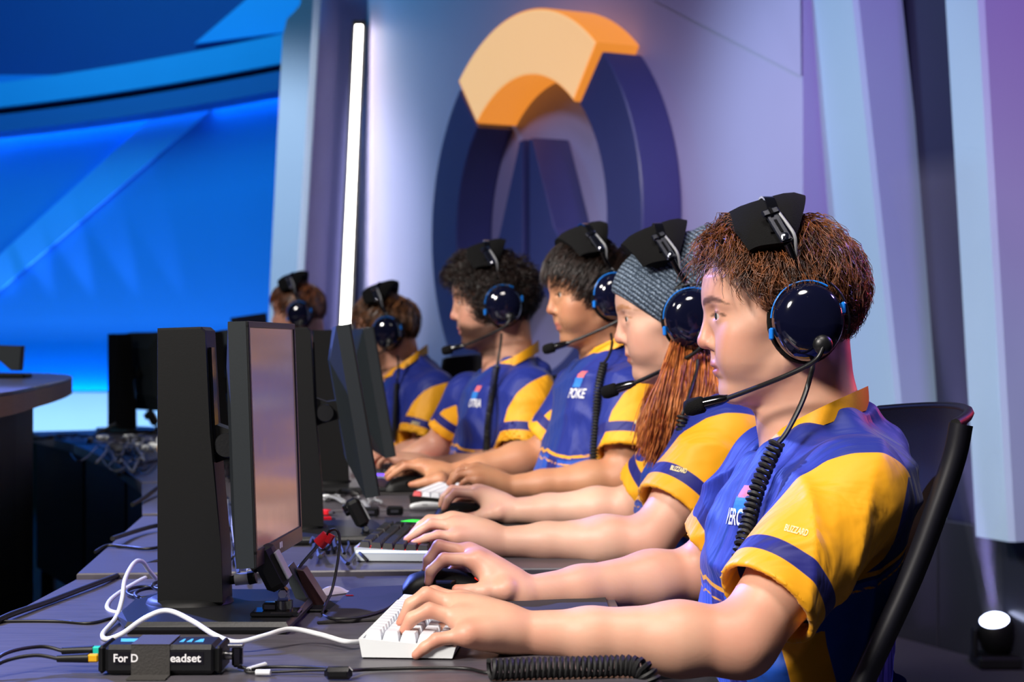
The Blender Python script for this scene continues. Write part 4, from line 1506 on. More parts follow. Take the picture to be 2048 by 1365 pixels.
    # ---- collar band
    if cfg.get('collar'):
        cp_ = list(cfg['collar'])
        loop = catmull([cp_[-1]] + cp_ + cp_[:2], 8)[8:8 + 8 * len(cp_)]
        cen = sum((Vector(p) for p in loop), Vector()) / len(loop)
        cl = cfg.get('clift', 0.0)
        upv = Vector(cfg.get('collar_up', (.05, 0, 1))).normalized()
        rows = [[], [], [], []]
        for p in loop:
            o_ = (p - cen); o_ -= upv * o_.dot(upv); o_.normalize()
            p = p + upv * cl + o_ * cl * .5
            rows[0].append(p + o_ * .012 - upv * .012); rows[1].append(p + o_ * .006 + upv * .006)
            rows[2].append(p + o_ * .001 + upv * .018); rows[3].append(p - o_ * .004 + upv * .008)
        mb = MB(); n = len(loop)
        fs = []
        for r in range(4):
            r2 = (r + 1) % 4
            for i in range(n):
                j = (i + 1) % n
                fs.append((r * n + i, r * n + j, r2 * n + j, r2 * n + i))
        mb.add([p for r in rows for p in r], fs).build('collar', M['collar_yellow'], root, world=True, smooth=70)['label'] = 'yellow collar band'
    # ---- legs and shoes under the desk
    hipc = Vector((cx[0], cy, .53))
    lf = Field((hipc.x - .75, cy - .30, -.01), (hipc.x + .20, cy + .30, .66), .011)
    for sg in (-1, 1):
        L3 = Vector(tuple(Lw)) * sg
        h0 = hipc + L3 * .085 + Vector((0, 0, .02)); kn = h0 + Vector(tuple(Fw)) * .42 + L3 * .05 + Vector((0, 0, -.01))
        an = Vector((kn.x + .05, kn.y, .10))
        lf.cone(h0, kn, .098, .068, .03); lf.cone(kn, an, .066, .045, .03)
    lf.cone(hipc + Vector((.02, 0, .0)), hipc + Vector((.02, 0, .10)), .13, .13, .06)
    V, F = lf.mesh()
    body_obj('trousers', V, F, M['trousers'], root)
    for sg in (-1, 1):
        L3 = Vector(tuple(Lw)) * sg
        an = hipc + L3 * .135 + Vector(tuple(Fw)) * .39; an.z = 0
        sh = MB()
        sh.ball(an + Vector((-.05, 0, .045)), (.135, .045, .045), 14, 8)
        sh.v = [Vector((p.x, p.y, max(p.z, .002))) for p in sh.v]
        sh.build('shoe', M['shoe'], root, world=True, smooth=60)
    # ---- hair
    if cfg.get('hair'):
        rng = np.random.default_rng(seed)
        Vs, Fs, nv = [], [], 0
        for part in cfg['hair']:
            if part[0] == 'cap': v, f = cap_mesh(part[1], part[2])
            else: v, f = strands(rng, part[1](rng), part[2], part[3] if len(part) > 3 else 3)
            Vs.append(v); Fs.append(f + nv); nv += len(v)
        Vh = np.concatenate(Vs); Fh = np.concatenate(Fs)
        Hn = np.array(Hm)
        Vh = Vh @ Hn[:3, :3].T + Hn[:3, 3]
        body_obj('hair', Vh, Fh, cfg['hairmat'], root)
    cfg['root'] = root; cfg['Hm'] = Hm; cfg['bvh'] = bvh; cfg['w'] = w
    return root


M['collar_yellow'] = mat('collar_yellow', '#f2a913', .55, var=.04, scale=300, bump=.1)

# ---------------------------------------------------------------- the six players
def hand_px(d, fy):
    """finger joints given in picture positions; fy: depth of each finger"""
    return {f: [P(x, y, fy[f]) for (x, y) in pts] for f, pts in d.items()}


def away(p0, c0=(-.03, 0, .11)):
    v = p0 - np.array(c0)
    return v / (np.linalg.norm(v, axis=1, keepdims=True) + 1e-9)


def rise(p, base=.010, top=.030, front=.0):
    return base + (top - base) * np.clip((p[:, 2] + .02) / .12, 0, 1) + front * np.clip((p[:, 0] - .06) / .05, 0, 1)


SK1 = skin_mat('skin_fair', '#d9a78d', '#c4705c')
SK2 = skin_mat('skin_pale', '#e0b29a', '#cd7d6a', browc='#b07a50')
SK3 = skin_mat('skin_tan', '#c08a68', '#a55c44', browc='#20140e')
SK4 = skin_mat('skin_light', '#cf9c82', '#b7665a', beardc='#2c1c16', browc='#20140f')
SK5 = skin_mat('skin_rosy', '#d6a088', '#bd6c5c', beardc='#6a4a38')
HB = hair_mat('hair_brown', '#2c140b', '#96582f')
HR = hair_mat('hair_ginger', '#8a3a12', '#de8a44', .42)
HD = hair_mat('hair_dark', '#0f0a09', '#33211a')
HL = hair_mat('hair_light_brown', '#3d2314', '#8a5a36')

PEOPLE = []

# --- 1: nearest player
hl1 = hairline(.082, -.060, -.035, .042)
def flow1(p):
    f = away(p, (.02, -.03, .118))
    sd = np.clip((.085 - p[:, 2]) / .05, 0, 1)[:, None]
    f = f * (1 - .75 * sd) + sd * np.array((-.85, .0, -.30))
    fr = np.clip((p[:, 0] - .07) / .03, 0, 1)[:, None]
    return f * (1 - fr) + fr * np.array((-.25, .45, .75))
PEOPLE.append(dict(
    label='nearest player with wavy brown hair typing on the white keyboard', Y=2.45, h=.0026, jh=.0042, seed=3,
    head=P(1590, 631, 2.45), neck=P(1626, 842, 2.455), chair=CHAIRS[0], skin=SK1, hairmat=HB,
    torso=[(1400, 1440, 1760, .165), (1250, 1408, 1775, .168), (1118, 1402, 1795, .172), (1040, 1428, 1812, .175), (980, 1456, 1824, .17),
           (925, 1492, 1828, .155), (890, 1530, 1800, .12), (862, 1575, 1762, .085), (842, 1600, 1735, .06)],
    arms=[dict(S=P(1704, 986, 2.285), H=P(1530, 1210, 2.185), E=P(1482, 1284, 2.155), W=P(1038, 1266, 2.150), sr=(.072, .067), hr=1.0,
               hand=hand_px(dict(pinky=[(934, 1270), (873, 1281), (850, 1296), (832, 1311)], ring=[(922, 1240), (859, 1221), (824, 1238), (808, 1262)],
                                 middle=[(913, 1212), (853, 1190), (822, 1210), (803, 1246)], index=[(925, 1205), (868, 1187), (838, 1205), (822, 1235)],
                                 thumb=[(985, 1245), (930, 1255), (890, 1262), (862, 1262)]),
                            dict(pinky=2.105, ring=2.140, middle=2.172, index=2.198, thumb=2.205))),
          dict(S=P(1555, 948, 2.62), H=P(1440, 1098, 2.665), E=P(1400, 1152, 2.68), W=P(1045, 1190, 2.585), sr=(.074, .064), r=1.0,
               hand=hand_px(dict(index=[(953, 1120), (888, 1119), (862, 1143), (857, 1166)], middle=[(938, 1106), (878, 1093), (858, 1120), (853, 1142)],
                                 ring=[(945, 1120), (900, 1115), (880, 1135), (872, 1160)], pinky=[(955, 1135), (915, 1132), (900, 1148), (892, 1165)],
                                 thumb=[(1012, 1180), (972, 1184), (942, 1183), (914, 1180)]),
                            dict(index=2.595, middle=2.625, ring=2.655, pinky=2.68, thumb=2.565)))],
    collar=[P(1727, 797, 2.455), P(1698, 811, 2.395), P(1630, 843, 2.372), P(1568, 876, 2.395), P(1531, 898, 2.455), P(1568, 876, 2.515), P(1630, 843, 2.538), P(1698, 811, 2.515)],
    collar_up=(.30, 0, .95), zl=.825,
    hair=[('cap', hl1, .010),
          ('s', lambda r: hair_paths(r, 5200, 9, hl1, flow1, lambda p: .030 + .050 * np.clip(p[:, 2] / .1, 0, 1), lambda p: rise(p, .011, .033, .0), .0062, 1.1, .0, 1, free=lambda p: np.clip((p[:, 0] - .07) / .03, 0, 1)), .00105),
          ('s', lambda r: hair_paths(r, 420, 10, lambda a, b, c: hl1(a, b, c) & (a > .085) & (b > -.05) & (b < .04), lambda p: np.array((.35, .65, .45)) + 0 * p, lambda p: .045 + 0 * p[:, 0], lambda p: .022 + 0 * p[:, 0], .006, 1.0, .016, 1, free=lambda p: 1 + 0 * p[:, 0]), .0011)]))

# --- 2: knit hat and long ginger hair
fy = dict(pinky=3.03, ring=3.055, middle=3.085, index=3.11, thumb=3.12)
PEOPLE.append(dict(
    label='second player with long ginger hair under a grey knit hat', Y=3.3, h=.0032, jh=.0052, seed=5,
    head=P(1371, 630, 3.3), pitch=3.5, neck=P(1425, 800, 3.31), chair=CHAIRS[1], skin=SK2, hairmat=HR, nose=.9,
    torso=[(1250, 1275, 1540, .165), (1100, 1268, 1550, .168), (1000, 1278, 1556, .172), (910, 1312, 1562, .17), (862, 1348, 1556, .15), (828, 1382, 1535, .11), (802, 1405, 1515, .08)],
    arms=[dict(S=P(1452, 880, 3.135), H=P(1340, 1026, 3.065), E=P(1296, 1082, 3.045), W=P(995, 1084, 3.06), sr=(.078, .068), r=.97,
               hand=hand_px(dict(pinky=[(915, 1074), (876, 1070), (852, 1077), (828, 1086)], ring=[(910, 1053), (862, 1048), (838, 1063), (813, 1080)],
                                 middle=[(903, 1041), (859, 1041), (842, 1052), (824, 1070)], index=[(908, 1040), (866, 1042), (850, 1052), (838, 1068)],
                                 thumb=[(960, 1065), (915, 1072), (885, 1078), (865, 1082)]), fy)),
          dict(S=P(1400, 870, 3.46), H=P(1288, 984, 3.53), E=P(1262, 1016, 3.55), W=P(1018, 1022, 3.58), sr=(.072, .062), r=.95,
               hand=hand_px(dict(index=[(962, 990), (912, 986), (897, 1000), (888, 1018)], middle=[(955, 984), (905, 980), (888, 996), (882, 1012)],
                                 ring=[(965, 995), (920, 996), (906, 1008), (898, 1022)], pinky=[(972, 1002), (935, 1004), (922, 1014), (915, 1025)],
                                 thumb=[(998, 1024), (968, 1032), (950, 1035), (935, 1034)]), dict(index=3.60, middle=3.63, ring=3.66, pinky=3.69, thumb=3.565)))],
    collar=[P(1498, 778, 3.3), P(1478, 792, 3.24), P(1430, 815, 3.218), P(1385, 838, 3.24), P(1362, 852, 3.3), P(1385, 838, 3.36), P(1430, 815, 3.382), P(1478, 792, 3.36)],
    collar_up=(.3, 0, .95), zl=.86, hair=None))

# --- 3: straight dark hair
hl3 = hairline(.074, -.060, -.030, .030)
def flow3(p):
    f = away(p, (-.045, .0, .105))
    fr = np.clip((p[:, 0] - .05) / .05, 0, 1)[:, None]
    return f * (1 - .5 * fr) + fr * np.array((.6, .25, -.5))
PEOPLE.append(dict(
    label='third player with straight dark fringe beside the knit hat player', Y=4.15, h=.0040, jh=.0062, seed=8,
    head=P(1205, 587, 4.15), yaw=12, pitch=2, neck=P(1226, 705, 4.16), chair=CHAIRS[2], skin=SK3, hairmat=HD, nose=1.2, beard=.22, browk=1.0,
    torso=[(985, 1058, 1335, .17), (900, 1085, 1335, .172), (840, 1103, 1338, .175), (785, 1112, 1336, .174), (748, 1128, 1328, .160), (722, 1146, 1312, .125), (702, 1172, 1292, .085), (690, 1195, 1275, .065)],
    arms=[dict(S=P(1268, 796, 3.98), H=P(1256, 910, 3.93), E=P(1246, 958, 3.93), W=P(1012, 976, 3.93), sr=(.076, .070),
               hand=hand_px(dict(pinky=[(955, 962), (937, 960), (930, 964), (922, 970)], ring=[(946, 948), (918, 951), (908, 960), (902, 972)],
                                 middle=[(950, 940), (922, 941), (908, 952), (898, 968)], index=[(955, 938), (928, 936), (916, 946), (908, 960)],
                                 thumb=[(985, 962), (960, 970), (940, 975), (925, 977)]), dict(pinky=3.90, ring=3.925, middle=3.95, index=3.975, thumb=3.98))),
          dict(S=P(1165, 788, 4.33), H=P(1100, 880, 4.36), E=P(1088, 910, 4.36), W=P(895, 952, 4.28), sr=(.070, .062),
               hand=hand_px(dict(index=[(845, 934), (812, 932), (792, 945), (776, 958)], middle=[(838, 930), (806, 928), (786, 940), (772, 952)],
                                 ring=[(848, 938), (820, 940), (800, 952), (790, 962)], pinky=[(855, 944), (832, 946), (818, 955), (810, 963)],
                                 thumb=[(880, 960), (858, 964), (838, 968), (822, 970)]), dict(index=4.27, middle=4.30, ring=4.33, pinky=4.355, thumb=4.22)))],
    collar=[P(1282, 664, 4.15), P(1266, 676, 4.09), P(1230, 698, 4.066), P(1194, 718, 4.09), P(1179, 726, 4.15), P(1194, 718, 4.21), P(1230, 698, 4.234), P(1266, 676, 4.21)],
    collar_up=(.3, 0, .95), zl=.900, byaw=.16, clift=.013,
    hair=[('cap', hl3, .009),
          ('s', lambda r: hair_paths(r, 2600, 8, hl3, flow3, lambda p: .040 + .03 * np.clip(p[:, 2] / .1, 0, 1), lambda p: rise(p, .010, .022), .0016, .8, .004, 1), .0015)]))

# --- 4: curly dark hair and beard
hl4 = hairline(.070, -.060, -.035, .030)
PEOPLE.append(dict(
    label='fourth player with curly dark hair and a short beard', Y=4.85, h=.0044, jh=.0066, seed=11, s=1.04,
    head=P(1003, 606, 4.85), yaw=3, pitch=0, neck=P(1022, 742, 4.86), chair=CHAIRS[3], skin=SK4, hairmat=HD, nose=1.1, beard=.85,
    torso=[(935, 890, 1088, .17), (880, 912, 1097, .172), (825, 918, 1102, .175), (782, 927, 1102, .172), (757, 945, 1092, .155), (738, 965, 1076, .12), (722, 985, 1060, .08)],
    arms=[dict(S=P(1058, 790, 4.68), H=P(1046, 898, 4.63), E=P(1036, 934, 4.64), W=P(858, 934, 4.70), sr=(.074, .070), hand=None, side=(0, -1, 0)),
          dict(S=P(940, 795, 5.02), H=P(894, 872, 5.04), E=P(872, 902, 5.04), W=P(800, 925, 5.02), sr=(.070, .062), hand=None, side=(0, 1, 0))],
    collar=[P(1064, 702, 4.85), P(1050, 716, 4.79), P(1020, 737, 4.765), P(990, 752, 4.79), P(976, 758, 4.85), P(990, 752, 4.91), P(1020, 737, 4.935), P(1050, 716, 4.91)],
    collar_up=(.3, 0, .95), zl=.868, byaw=.12, clift=.015,
    hair=[('cap', hl4, .012),
          ('s', lambda r: hair_paths(r, 2600, 12, hl4, lambda p: away(p, (-.03, 0, .10)) + np.array((.25, 0, -.1)), lambda p: .040 + 0 * p[:, 0], lambda p: rise(p, .014, .040, .004), .011, 1.6, .0, 1), .0016)]))

# --- 5 and 6: far players
hl5 = hairline(.070, -.062, -.030, .03)
def flow5(p):
    f = away(p, (-.03, 0, .112))
    fr = np.clip((p[:, 0] - .05) / .05, 0, 1)[:, None]
    return f + fr * np.array((.4, .1, -.1))
PEOPLE.append(dict(
    label='fifth player with smooth light brown hair, face partly behind a monitor', Y=5.95, h=.0056, jh=.008, seed=14,
    head=P(788, 661, 5.95), yaw=-10, pitch=0, neck=P(808, 748, 5.96), chair=CHAIRS[4], skin=SK5, hairmat=HL, beard=.7,
    torso=[(925, 752, 906, .17), (860, 754, 912, .172), (805, 760, 916, .175), (772, 768, 908, .165), (748, 780, 892, .13), (728, 795, 872, .09), (714, 806, 856, .07)],
    arms=[dict(S=P(870, 788, 5.78), H=P(836, 880, 5.74), E=P(846, 908, 5.74), W=P(748, 918, 5.80), sr=(.076, .072), hand=None, side=(0, -1, 0)),
          dict(S=P(772, 785, 6.12), H=P(748, 862, 6.15), E=P(738, 893, 6.15), W=P(690, 912, 6.10), sr=(.070, .062), hand=None, side=(0, 1, 0))],
    collar=[P(843, 708, 5.95), P(833, 718, 5.89), P(810, 738, 5.865), P(786, 757, 5.89), P(775, 764, 5.95), P(786, 757, 6.01), P(810, 738, 6.035), P(833, 718, 6.01)],
    collar_up=(.3, 0, .95), zl=.84, byaw=.1, clift=.018,
    hair=[('cap', hl5, .010), ('s', lambda r: hair_paths(r, 1100, 7, hl5, flow5, lambda p: .065 + 0 * p[:, 0], lambda p: rise(p, .010, .022), .001, .6, .004, 1), .0022)]))
PEOPLE.append(dict(
    label='farthest player with short brown hair at the end of the row', Y=7.1, h=.0062, jh=.009, seed=17,
    head=P(609, 626, 7.1), yaw=-6, pitch=0, neck=P(624, 722, 7.11), chair=CHAIRS[5], skin=SK5, hairmat=HB, beard=.0,
    torso=[(850, 578, 705, .17), (800, 580, 712, .172), (755, 590, 716, .175), (728, 600, 708, .155), (708, 610, 692, .12), (696, 618, 676, .085)],
    arms=[dict(S=P(682, 745, 6.93), H=P(650, 805, 6.89), E=P(640, 830, 6.89), W=P(552, 838, 6.95), sr=(.074, .068), hand=None, side=(0, -1, 0)),
          dict(S=P(590, 742, 7.27), H=P(568, 790, 7.29), E=P(556, 818, 7.29), W=P(500, 838, 7.25), sr=(.070, .062), hand=None, side=(0, 1, 0))],
    collar=[P(652, 698, 7.1), P(642, 706, 7.04), P(622, 719, 7.015), P(604, 729, 7.04), P(597, 733, 7.1), P(604, 729, 7.16), P(622, 719, 7.185), P(642, 706, 7.16)],
    collar_up=(.3, 0, .95), zl=.86, byaw=.2,
    hair=[('cap', hl5, .010), ('s', lambda r: hair_paths(r, 900, 7, hl5, flow5, lambda p: .050 + 0 * p[:, 0], lambda p: rise(p, .008, .018), .002, .8, .002, 1), .0024)]))

for i, c in enumerate(PEOPLE):
    for A in c['arms']:
        if A['hand'] is None:
            E, Wv = A['E'], A['W']
            A['hand'] = auto_hand(Wv, Vector((Wv.x - E.x, Wv.y - E.y, 0)), A['side'], DZ[min(i, 5)] + .022)
    make_person(c)

# ---------------------------------------------------------------- knit hat and long hair of the second player
c2 = PEOPLE[1]
Hm2 = c2['Hm']; R2 = np.array(Hm2.to_3x3()); o2 = NP(Hm2.translation)
w2 = lambda a, b, c: o2 + R2 @ np.array((a, b, c))
bf = Field(o2 - np.array((.2, .14, .13)), o2 + np.array((.2, .14, .19)), .0034)
bf.ell(w2(.020, 0, .035), (.115, .094, .105), R2, 0)
bf.ell(w2(-.068, 0, .098), (.078, .082, .068), R2, .05)
n_ = np.array((.62, 0, -.78)); n_ = n_ / np.linalg.norm(n_); n_w = R2 @ n_
q_ = w2(.132, 0, .050)
bf.put(o2 - .25, o2 + .25, lambda X, Y, Z: (X - q_[0]) * n_w[0] + (Y - q_[1]) * n_w[1] + (Z - q_[2]) * n_w[2], .004, 'and')
bf.ell(w2(.020, 0, .030), (.104, .083, .098), R2, 0, 'sub')
V, F = bf.mesh(); V = relax(V, F, 2)
m, N, L, B = nt('knit_wool')
tc = N.new('ShaderNodeTexCoord')
mp = N.new('ShaderNodeMapping'); mp.inputs['Rotation'].default_value = (0, math.radians(52), 0)
L.new(tc.outputs['Object'], mp.inputs[0])
wv = N.new('ShaderNodeTexWave'); wv.inputs['Scale'].default_value = 42; wv.bands_direction = 'X'; wv.inputs['Distortion'].default_value = 1.5; wv.inputs['Detail'].default_value = 2; wv.inputs['Detail Scale'].default_value = 6
L.new(mp.outputs[0], wv.inputs['Vector'])
n2 = N.new('ShaderNodeTexNoise'); n2.inputs['Scale'].default_value = 320; n2.inputs['Detail'].default_value = 3
L.new(tc.outputs['Object'], n2.inputs['Vector'])
cA = mixc(N, L, gt(N, L, n2.outputs['Fac'], .38, .66), lin('#2c3c50'), lin('#8fa1b4'))
cB = mixc(N, L, gt(N, L, wv.outputs['Fac'], .0, .6), lin('#22303f'), cA)
L.new(cB, B.inputs['Base Color']); B.inputs['Roughness'].default_value = .95
bp = N.new('ShaderNodeBump'); bp.inputs['Strength'].default_value = .8; bp.inputs['Distance'].default_value = .003
L.new(wv.outputs['Fac'], bp.inputs['Height']); L.new(bp.outputs[0], B.inputs['Normal'])
M['knit'] = m
body_obj('knit_hat', V, F, M['knit'], c2['root'])['label'] = 'grey blue ribbed knit hat'

rng = np.random.default_rng(4)
nS, mS = 2300, 14
t0 = rng.uniform(0, 1, nS); sd = rng.uniform(-1, 1, nS)
start = np.stack([np.interp(t0, [0, 1], [1342, 1428]), np.interp(t0, [0, 1], [690, 722]) + rng.normal(size=nS) * 4], 1)
end = np.stack([1292 + 95 * t0 + rng.normal(size=nS) * 10, 920 - 40 * np.abs(t0 - .45) + rng.normal(size=nS) * 14], 1)
PT = np.zeros((nS, mS, 3))
ph = rng.uniform(0, 6.28, nS)
for i in range(mS):
    t = i / (mS - 1)
    x = start[:, 0] * (1 - t) + end[:, 0] * t + 26 * math.sin(math.pi * t) * (t0 - .15) + 3.0 * np.sin(ph + 9 * t) * t
    y = start[:, 1] * (1 - t) + end[:, 1] * t
    Y = 3.215 + .035 * sd - .075 * math.sin(math.pi * min(1, t * .75)) + .02 * t0 + .006 * np.sin(ph * 2 + 7 * t)
    PT[:, i, 0] = (x - 1024) * Y / FPX; PT[:, i, 1] = Y; PT[:, i, 2] = ZC - (y - HOR) * Y / FPX
V, F = strands(rng, PT, .0012, 3, .5)
# the same lock behind the far shoulder
V2 = V.copy(); V2[:, 1] = 2 * 3.3 - V2[:, 1]; V2[:, 0] += .015
body_obj('hair', np.concatenate([V, V2]), np.concatenate([F, F[:, ::-1] + len(V)]), HR, c2['root'])['label'] = 'long straight ginger hair'

# ---------------------------------------------------------------- headsets (in head coordinates: a forward, b to the near side, c up)
M['cup_gloss'] = mat('cup_gloss', '#0b0d22', .1, var=.1, coat=.6)
M['cup_trim'] = mat('cup_trim', '#1f7be0', .25, var=.05)


def cup_rings(prof, c, ra, rc, n=36, sg=1):
    mb = MB(); vs = []
    for (b, k) in prof:
        for i in range(n):
            t = 2 * math.pi * i / n
            egg = 1 + .05 * math.sin(t)
            vs.append((c[0] + ra * k * math.cos(t) * egg, sg * b, c[1] + rc * k * math.sin(t)))
    fs = []
    for r in range(len(prof) - 1):
        for i in range(n):
            j = (i + 1) % n
            fs.append((r * n + i, r * n + j, (r + 1) * n + j, (r + 1) * n + i))
    fs.append(tuple(range(n))); fs.append(tuple((len(prof) - 1) * n + i for i in range(n)))
    return mb.add(vs, fs)


def make_headset(label):
    t = thing('headset', label, 'headset', group='aviation style headsets on the players')
    C = (-.001, -.010)
    for sg in (1, -1):
        cu = cup_rings([(.062, .80), (.066, .93), (.074, 1.0), (.084, 1.0), (.089, .96)], C, .0505, .056, sg=sg).build('cushion', M['fabric_black'], t, smooth=60)
        cp = cup_rings([(.088, .95), (.094, .97), (.103, .955), (.112, .89), (.119, .78), (.124, .60), (.1265, .35), (.1275, .08)], C, .0485, .054, sg=sg).build('ear_cup', M['cup_gloss'], t, smooth=60)
        pts = []
        for k in range(22):
            a = math.radians(-20 - 0 + 150 * k / 21) if False else math.radians(5 + 115 * k / 21)
            pts.append((C[0] + .0482 * math.cos(a) * (1 + .05 * math.sin(a)), sg * .1035, C[1] + .0535 * math.sin(a)))
        MB().tube(pts, .0014, 6).build('trim_line', M['cup_trim'], cp, smooth=60)
        MB().lathe([(.0048, 0), (.0048, .003), (.004, .0045), (.0, .005)], 14, Matrix.Translation((C[0] + .004, sg * .1185, C[1] + .030)) @ Matrix.Rotation(math.radians(-90 * sg), 4, 'X') @ Matrix.Rotation(math.radians(-22), 4, 'X')).build('vent_knob', M['black_plastic'], cp, smooth=40)
        for (da, dc) in ((.0475, -.016), (-.0465, .018)):
            MB().box((C[0] + da, sg * .098, C[1] + dc), (.006, .010, .016), .002).build('latch', M['cup_trim'], cp)
        # wire yoke round the top and back of the cup
        pts = []
        for k in range(24):
            a = math.radians(60 + 135 * k / 23)
            pts.append((C[0] + .0545 * math.cos(a), sg * (.097 + .002 * math.sin(a)), C[1] + .0600 * math.sin(a)))
        MB().tube(catmull([(.006, sg * .094, .060)] + pts, 2), .0016, 6).build('wire_yoke', M['black_plastic'], t, smooth=60)
        MB().tube(catmull([(.000, sg * .093, .043), (.008, sg * .094, .058), (.018, sg * .099, .074), (.027, sg * .107, .092)], 5), [.0052] * 16, 10).build('stem', M['gloss_black'], t, smooth=60)
        # slotted metal slider plate
        Mx = Matrix.Translation((.036, sg * .0985, .1125)) @ Matrix.Rotation(math.radians(33 * sg), 4, 'X') @ Matrix.Rotation(math.radians(22), 4, 'Y')
        sl = MB().box((0, 0, 0), (.017, .004, .046), .0015, Mx).build('slider', M['chrome'], t)
        MB().box((0, sg * .0022, .002), (.004, .002, .022), .0005, Mx).build('slot', M['gloss_black'], sl)
        MB().lathe([(.0045, 0), (.0045, .003), (.002, .0038)], 12, Mx @ Matrix.Translation((0, sg * .002, -.016)) @ Matrix.Rotation(math.radians(-90 * sg), 4, 'X')).build('screw', M['chrome'], sl, smooth=40)
        MB().box((0, sg * .001, .026), (.024, .008, .011), .002, Mx).build('clip', M['chrome'], sl)
        MB().box((0, sg * .004, .026), (.005, .006, .012), .001, Mx).build('clip_bar', M['gloss_black'], sl)
        MB().tube(catmull([Mx @ Vector((-.010, 0, .030)), Mx @ Vector((-.012, sg * .002, 0)), Mx @ Vector((-.012, 0, -.022)), (.012, sg * .096, .066), (-.004, sg * .097, .047)], 4), .0022, 6).build('side_wire', M['cable_grey'], t, smooth=60)
    # head pad: fabric pillow folded over the top, wider on top than at the sides
    rows = []
    n = 28
    for i in range(n + 1):
        th = math.radians(-66 + 132 * i / n)
        wd = .020 + .038 * math.cos(th * 1.15)
        b = .096 * math.sin(th); cz = .046 + .096 * math.cos(th)
        row = []
        for j in range(9):
            u = -1 + 2 * j / 8
            a = .046 + u * wd
            bul = .004 + .012 * (1 - u ** 4)
            row.append((a, b + bul * math.sin(th), cz - (a - .046) * .30 * math.cos(th) + bul * math.cos(th)))
        rows.append(row)
    MB().grid(rows, .024).build('head_pad', M['fabric_black'], t, smooth=70)
    # metal band over the pad
    band_ = []
    for i in range(n + 1):
        th = math.radians(-58 + 116 * i / n)
        b = .116 * math.sin(th); cz = .046 + .116 * math.cos(th)
        band_.append([(.046 - .006 + .0 * u + dx, b, cz) for u, dx in ((0, -.007), (0, .007))])
    MB().grid(band_, .003).build('headband', M['gloss_black'], t, smooth=60)
    # boom microphone on the near cup
    MB().ball((-.016, .126, -.040), (.013, .009, .013), 16, 10).build('boom_pivot', M['black_plastic'], t, smooth=60)
    bm_ = catmull([(-.016, .131, -.042), (-.009, .134, -.056), (.004, .127, -.067), (.035, .108, -.083), (.070, .080, -.099), (.104, .058, -.113)], 6)
    MB().tube(bm_, .0034, 8).build('boom', M['black_plastic'], t, smooth=60)
    mic = [(.098, .060, -.1105), (.108, .056, -.1135), (.125, .048, -.118), (.128, .047, -.119)]
    MB().tube(mic, [.0045, .0072, .0082, .0082], 12).build('mic_body', M['gloss_black'], t, smooth=60)
    MB().tube([(.128, .047, -.119), (.131, .0455, -.120), (.146, .039, -.124), (.152, .036, -.1255), (.1545, .035, -.126)], [.0085, .0115, .012, .0095, .004], 14).build('mic_foam', M['fabric_black'], t, smooth=70)
    return t


HS_LAB = ['black headset with boom mic on the nearest player', 'black headset worn over the grey knit hat', 'black headset on the dark-fringed third player',
          'black headset on the curly-haired bearded player', 'black headset on the fifth player with light brown hair', 'black headset on the farthest player']
hs0 = make_headset(HS_LAB[0])
HSETS = []
for i, c in enumerate(PEOPLE):
    Mx = c['Hm'].copy()
    if i == 1:
        Mx = Mx @ Matrix.Scale(1.06, 4)
    if i == 0:
        hs0.matrix_world = Mx; MATS[hs0.name] = Mx; o = hs0
    else:
        o = None
    HSETS.append((o, Mx))
for i in range(1, 6):
    o = copy_tree(hs0, matrix=HSETS[i][1]); o['label'] = HS_LAB[i]
    MATS[o.name] = HSETS[i][1].copy()
    HSETS[i] = (o, HSETS[i][1])


def coil(pts, R, r, turns, n_per=12, sides=5):
    """helix round a guide line"""
    g = catmull(pts, 10)
    d = [0]
    for i in range(1, len(g)): d.append(d[-1] + (g[i] - g[i - 1]).length)
    N_ = int(turns * n_per)
    out = []
    up = Vector((0, 1, 0))
    for k in range(N_ + 1):
        s = d[-1] * k / N_
        i = max(1, next((j for j in range(len(d)) if d[j] >= s - 1e-9), len(d) - 1))
        f = (s - d[i - 1]) / max(d[i] - d[i - 1], 1e-9)
        c = g[i - 1].lerp(g[i], f)
        t = (g[i] - g[i - 1]).normalized()
        sd = t.cross(up).normalized(); u2 = sd.cross(t).normalized()
        a = 2 * math.pi * k / n_per
        out.append(c + sd * math.cos(a) * R + u2 * math.sin(a) * R)
    mb = MB()
    return mb.tube(out, r, sides)


# cords: straight lead from the cup, then coiled down the chest
def cord(i, lead, coilp, R, r, turns, n_per=12):
    o, _ = HSETS[i]
    MB().tube(catmull(lead, 6), r * 1.15, 6).build('cord', M['cable_black'], o, world=True, smooth=60)
    coil(coilp, R, r, turns, n_per).build('coiled_cord', M['rubber'], o, world=True, smooth=60)


cord(0, [P(1626, 716, 2.345), P(1624, 740, 2.335), P(1606, 800, 2.325), P(1575, 862, 2.315), P(1555, 888, 2.31)],
     [P(1555, 884, 2.31), P(1536, 925, 2.30), P(1514, 980, 2.285), P(1498, 1040, 2.265), P(1484, 1095, 2.24), P(1480, 1120, 2.235)], .0085, .0030, 21)
cord(1, [P(1395, 720, 3.17), P(1392, 745, 3.155), P(1375, 800, 3.11), P(1365, 830, 3.10)],
     [P(1365, 830, 3.10), P(1362, 880, 3.09), P(1372, 900, 3.10)], .008, .0026, 9)
cord(2, [P(1222, 668, 4.02), P(1224, 690, 4.0), P(1216, 715, 3.985), P(1206, 728, 3.98)],
     [P(1208, 726, 3.975), P(1196, 780, 3.95), P(1192, 840, 3.945), P(1188, 900, 3.94), P(1188, 945, 3.94)], .0075, .0028, 36, 10)
cord(3, [P(1003, 668, 4.71), P(1001, 690, 4.695), P(996, 722, 4.68), P(993, 735, 4.675)],
     [P(993, 733, 4.67), P(984, 790, 4.655), P(976, 850, 4.65), P(972, 918, 4.65)], .0075, .003, 32, 10)
